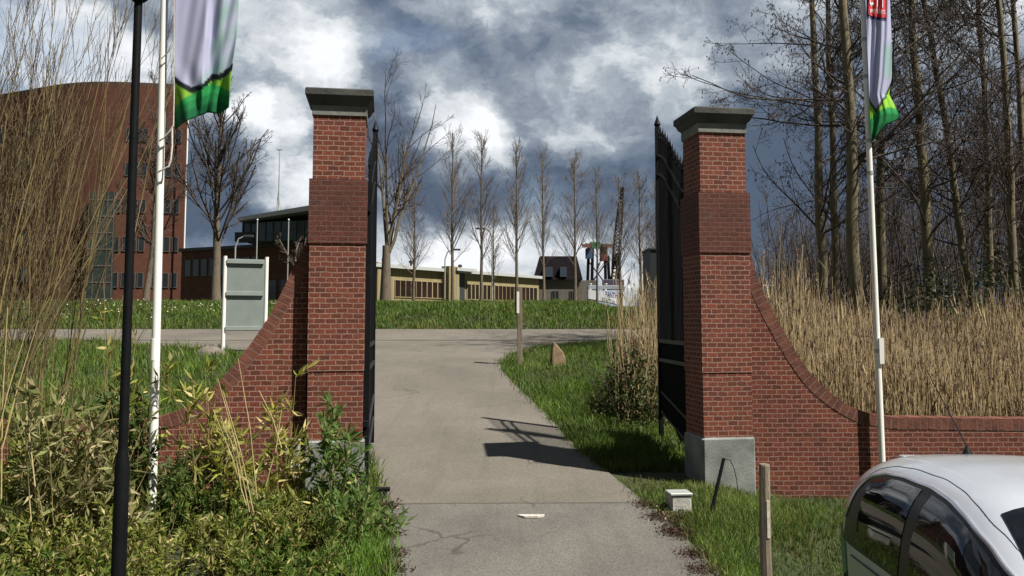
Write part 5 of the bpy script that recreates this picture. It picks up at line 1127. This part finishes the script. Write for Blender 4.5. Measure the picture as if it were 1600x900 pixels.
# ------------------------------------------------------------------ parked car
def make_car():
    HX = [1.95, 1.9, 1.75, 1.45, 1.10, .95, .62, .32, .05, -.4, -.85, -1.25, -1.5, -1.66, -1.80, -1.9, -1.95]
    HZ = [.48, .62, .72, .82, .88, .97, 1.27, 1.425, 1.475, 1.505, 1.49, 1.44, 1.385, 1.27, 1.02, .80, .5]
    HX, HZ = HX[::-1], HZ[::-1]
    def mono(x):
        xs = np.linspace(x - .09, x + .09, 7); return float(np.mean(np.interp(xs, HX, HZ)))
    def Hc(x): return mono(x)
    def wb(x): return .86 * (1 - max(0, abs(x + .0) - 1.0) ** 2.6 * .30)
    def Bz(x): return min(.77, Hc(x) - .10)
    NN = 3.6; TH = .10
    def side(x, z):      # half width on the body at height z
        H, bz = Hc(x), Bz(x); t = wb(x)
        if z <= bz: return t * (1 - .05 * ((bz - z) / .6) ** 2)
        u = min(.9999, (z - bz) / (H - bz)); return t * (1 - u ** NN) ** (1 / NN) * (1 - TH * u)
    root = thing('parked_car', 'silver-white hatchback parked at the right, roof aerial up, cut by the frame', 'car', (0, 0, 0))
    xs = np.concatenate([np.linspace(-1.95, -1.6, 12), np.linspace(-1.55, 1.6, 60), np.linspace(1.65, 1.95, 10)])
    lowz = [.24, .30, .45, .60, .75]
    ring_len = None; vs = []
    for x in xs:
        H, bz = Hc(x), Bz(x); row = []
        for z in lowz: zz = min(z, bz - .01 * (5 - lowz.index(z))); row.append((x, -side(x, zz), zz))
        for th in np.linspace(0, math.pi / 2, 22):
            u = math.sin(th) ** (2 / NN) ; y = wb(x) * (math.cos(th) ** (2 / NN) if th < math.pi / 2 - 1e-6 else 0) * (1 - TH * u); row.append((x, -y, bz + (H - bz) * u))
        row = row + [(a, -y, z) for a, y, z in row[-2::-1]]; ring_len = len(row); vs += row
    fs = []
    for i in range(len(xs) - 1):
        for k in range(ring_len - 1): a = i * ring_len + k; fs.append((a, a + 1, a + ring_len + 1, a + ring_len))
    fs += [tuple(range(ring_len)), tuple(range(len(vs) - 1, len(vs) - ring_len - 1, -1))]
    for i in range(len(xs) - 1): fs.append((i * ring_len, (i + 1) * ring_len, (i + 2) * ring_len - 1, (i + 1) * ring_len - 1))
    b = B(); b.add(vs, fs)
    paint = mat('silver_paint', (.47, .51, .58), .28, .04, 2, metal=.1, coat=.8, bump=0)
    obj('body', b, paint, root, True)
    def patch(name, poly_lo, poly_hi, xr, off, m, sgn, n=40, mm=8, par=root):
        vs = []; 
        for i in range(n + 1):
            x = xr[0] + (xr[1] - xr[0]) * i / n; lo, hi = poly_lo(x), poly_hi(x)
            for k in range(mm + 1):
                z = lo + (hi - lo) * k / mm; vs.append((x, sgn * (side(x, z) + off), z))
        fs = [(i * (mm + 1) + k, (i + 1) * (mm + 1) + k, (i + 1) * (mm + 1) + k + 1, i * (mm + 1) + k + 1) for i in range(n) for k in range(mm)]
        b = B(); b.add(vs, fs); return obj(name, b, m, par, True)
    TX = [-1.42, -1.33, -1.2, -1.0, -.7, -.3, 0, .25, .5, .75, .92]; TZ = [.90, 1.13, 1.262, 1.315, 1.345, 1.352, 1.325, 1.272, 1.185, 1.06, .94]
    def top(x): xx = np.linspace(x - .05, x + .05, 5); return float(np.mean(np.interp(xx, TX, TZ)))
    lo = lambda x: .80
    CG = mat('car_glass', (.006, .008, .011), .03, .2, 1, spec=.7); RUB = mat('car_rubber', (.010, .010, .011), .4, .1); CHR = mat('chrome_strip', (.55, .57, .62), .18, .05, metal=.8)
    for sgn in (-1, 1):
        patch('window_surround', lambda x: .785, lambda x: top(x) + .012, (-1.44, .93), .004, RUB, sgn)
        patch('rear_window', lambda x: lo(x) + .012, lambda x: max(lo(x) + .02, top(x) - .004), (-1.12, -.37), .008, CG, sgn)
        patch('front_window', lambda x: lo(x) + .012, lambda x: max(lo(x) + .02, top(x) - .004), (-.23, .86), .008, CG, sgn)
        b = B(); ps = [(x, sgn * (side(x, top(x) + .02) + .009), top(x) + .02) for x in np.linspace(-1.43, .92, 60)]; b.tube(ps, .013, 6); obj('chrome_strip', b, CHR, root, True)
        b = B(); ps = [(x, sgn * (side(x, top(x) + .075) + .001), top(x) + .075) for x in np.linspace(-1.40, .90, 50)]; b.tube(ps, .0022, 5); obj('door_gap', b, RUB, root, True)
        b = B(); ps = [(x, sgn * (side(x, .72) + .003), .72) for x in np.linspace(-1.2, 1.2, 20)]; b.tube(ps, .008, 5); obj('waist_line', b, RUB, root, True)
        b = B(); m_ = .80; b.add([(m_ + .12 * math.cos(a) * math.sin(e), sgn * (.97 + .10 * math.cos(e)), 1.0 + .075 * math.sin(a) * math.sin(e)) for e in np.linspace(.05, math.pi - .05, 8) for a in np.linspace(0, 2 * math.pi, 12, False)],
              [(i * 12 + k, i * 12 + (k + 1) % 12, i * 12 + 12 + (k + 1) % 12, i * 12 + 12 + k) for i in range(7) for k in range(12)]); obj('wing_mirror', b, paint, root, True)
    def toppatch(name, x0, x1, wfrac, off, m, n=24, mm=16):
        vs = []
        for i in range(n + 1):
            x = x0 + (x1 - x0) * i / n; H, bz = Hc(x), Bz(x); e = (Hc(x + .02) - Hc(x - .02)) / .04; nl_ = math.hypot(1, e)
            for k in range(mm + 1):
                y = (k / mm * 2 - 1) * wfrac(x) * wb(x) ; 
                # invert section for z
                loz, hiz = bz, H
                for _ in range(30):
                    mz = (loz + hiz) / 2
                    if side(x, mz) > abs(y): loz = mz
                    else: hiz = mz
                vs.append((x - e / nl_ * off, y, loz + off / nl_))
        b = B(); b.add(vs, [(i * (mm + 1) + k, (i + 1) * (mm + 1) + k, (i + 1) * (mm + 1) + k + 1, i * (mm + 1) + k + 1) for i in range(n) for k in range(mm)]); obj(name, b, m, root, True)
    toppatch('windscreen', .34, 1.04, lambda x: .66 + .16 * (x - .36), .006, CG)
    toppatch('rear_screen', -1.84, -1.62, lambda x: .62, .008, CG)
    b = B(); ps = [(1.08, y, Hc(1.08) + .01) for y in np.linspace(-.6, .6, 9)]; b.tube(ps, .02, 5); obj('scuttle', b, RUB, root, True)
    b = B(); xa = -1.2; za = Hc(xa); b.lathe([(.035, 0), (.03, .02), (.014, .05), (.008, .07)], (xa, 0, za - .005), 12); b.tube([(xa, 0, za + .05), (xa + .06, -.30, za + .62)], [.007, .003], 6); obj('aerial', b, RUB, root, True)
    b = B(); b.box((-1.52, .0, Hc(-1.52) + .012), (.10, .7, .02), bev=.006); obj('spoiler_lip', b, paint, root)
    for s in (-1, 1):
        for x in (1.22, -1.22):
            c = (x, s * .74, .31); b = B(); n_ = 28; prof = [(.21, -.09), (.29, -.10), (.31, -.07), (.31, .07), (.29, .10), (.21, .09)]
            vsw = [(c[0] + r * math.cos(2 * math.pi * k / n_), c[1] + yy, c[2] + r * math.sin(2 * math.pi * k / n_)) for r, yy in prof for k in range(n_)]
            b.add(vsw, [(i * n_ + k, i * n_ + (k + 1) % n_, ((i + 1) % 6) * n_ + (k + 1) % n_, ((i + 1) % 6) * n_ + k) for i in range(6) for k in range(n_)]); wh = obj('wheel', b, mat('tyre', (.018, .018, .018), .85, .2), root, True)
            b = B()
            for k in range(7): a = 2 * math.pi * k / 7; b.box((c[0] + .10 * math.cos(a), c[1] + s * .085, c[2] + .10 * math.sin(a)), (.20, .02, .035), m=Matrix.Rotation(-a, 3, 'Y'))
            b.tube([(c[0], c[1] - s * .05, c[2]), (c[0], c[1] + s * .10, c[2])], .05, 12); b.tube([(c[0], c[1] - .04, c[2]), (c[0], c[1] + .04, c[2])], .21, 24); obj('rim', b, METAL, wh)
    for s in (-1, 1):
        patch('headlight', lambda x: .62, lambda x: .76, (1.55, 1.86), .006, mat('lamp_lens', (.6, .62, .65), .1, .05), s, 10, 4)
        patch('tail_light', lambda x: .72, lambda x: .95, (-1.88, -1.72), .006, mat('red_lens', (.35, .02, .02), .15, .05), s, 10, 4)
        patch('green_graphic', lambda x: .32, lambda x: .88 - .25 * abs(x + 1.8), (-1.90, -1.35), .004, mat('green_vinyl', (.03, .22, .12), .35, .05), s, 16, 8)
    return root
car = make_car()
# front windscreen corner sits near (1540, 808)
bet = math.radians(-2)
heading = -math.pi / 2 + bet
car.rotation_euler = (0, 0, heading)
cx, cy = 3.28, 5.2
car.location = (cx, cy, -.67)
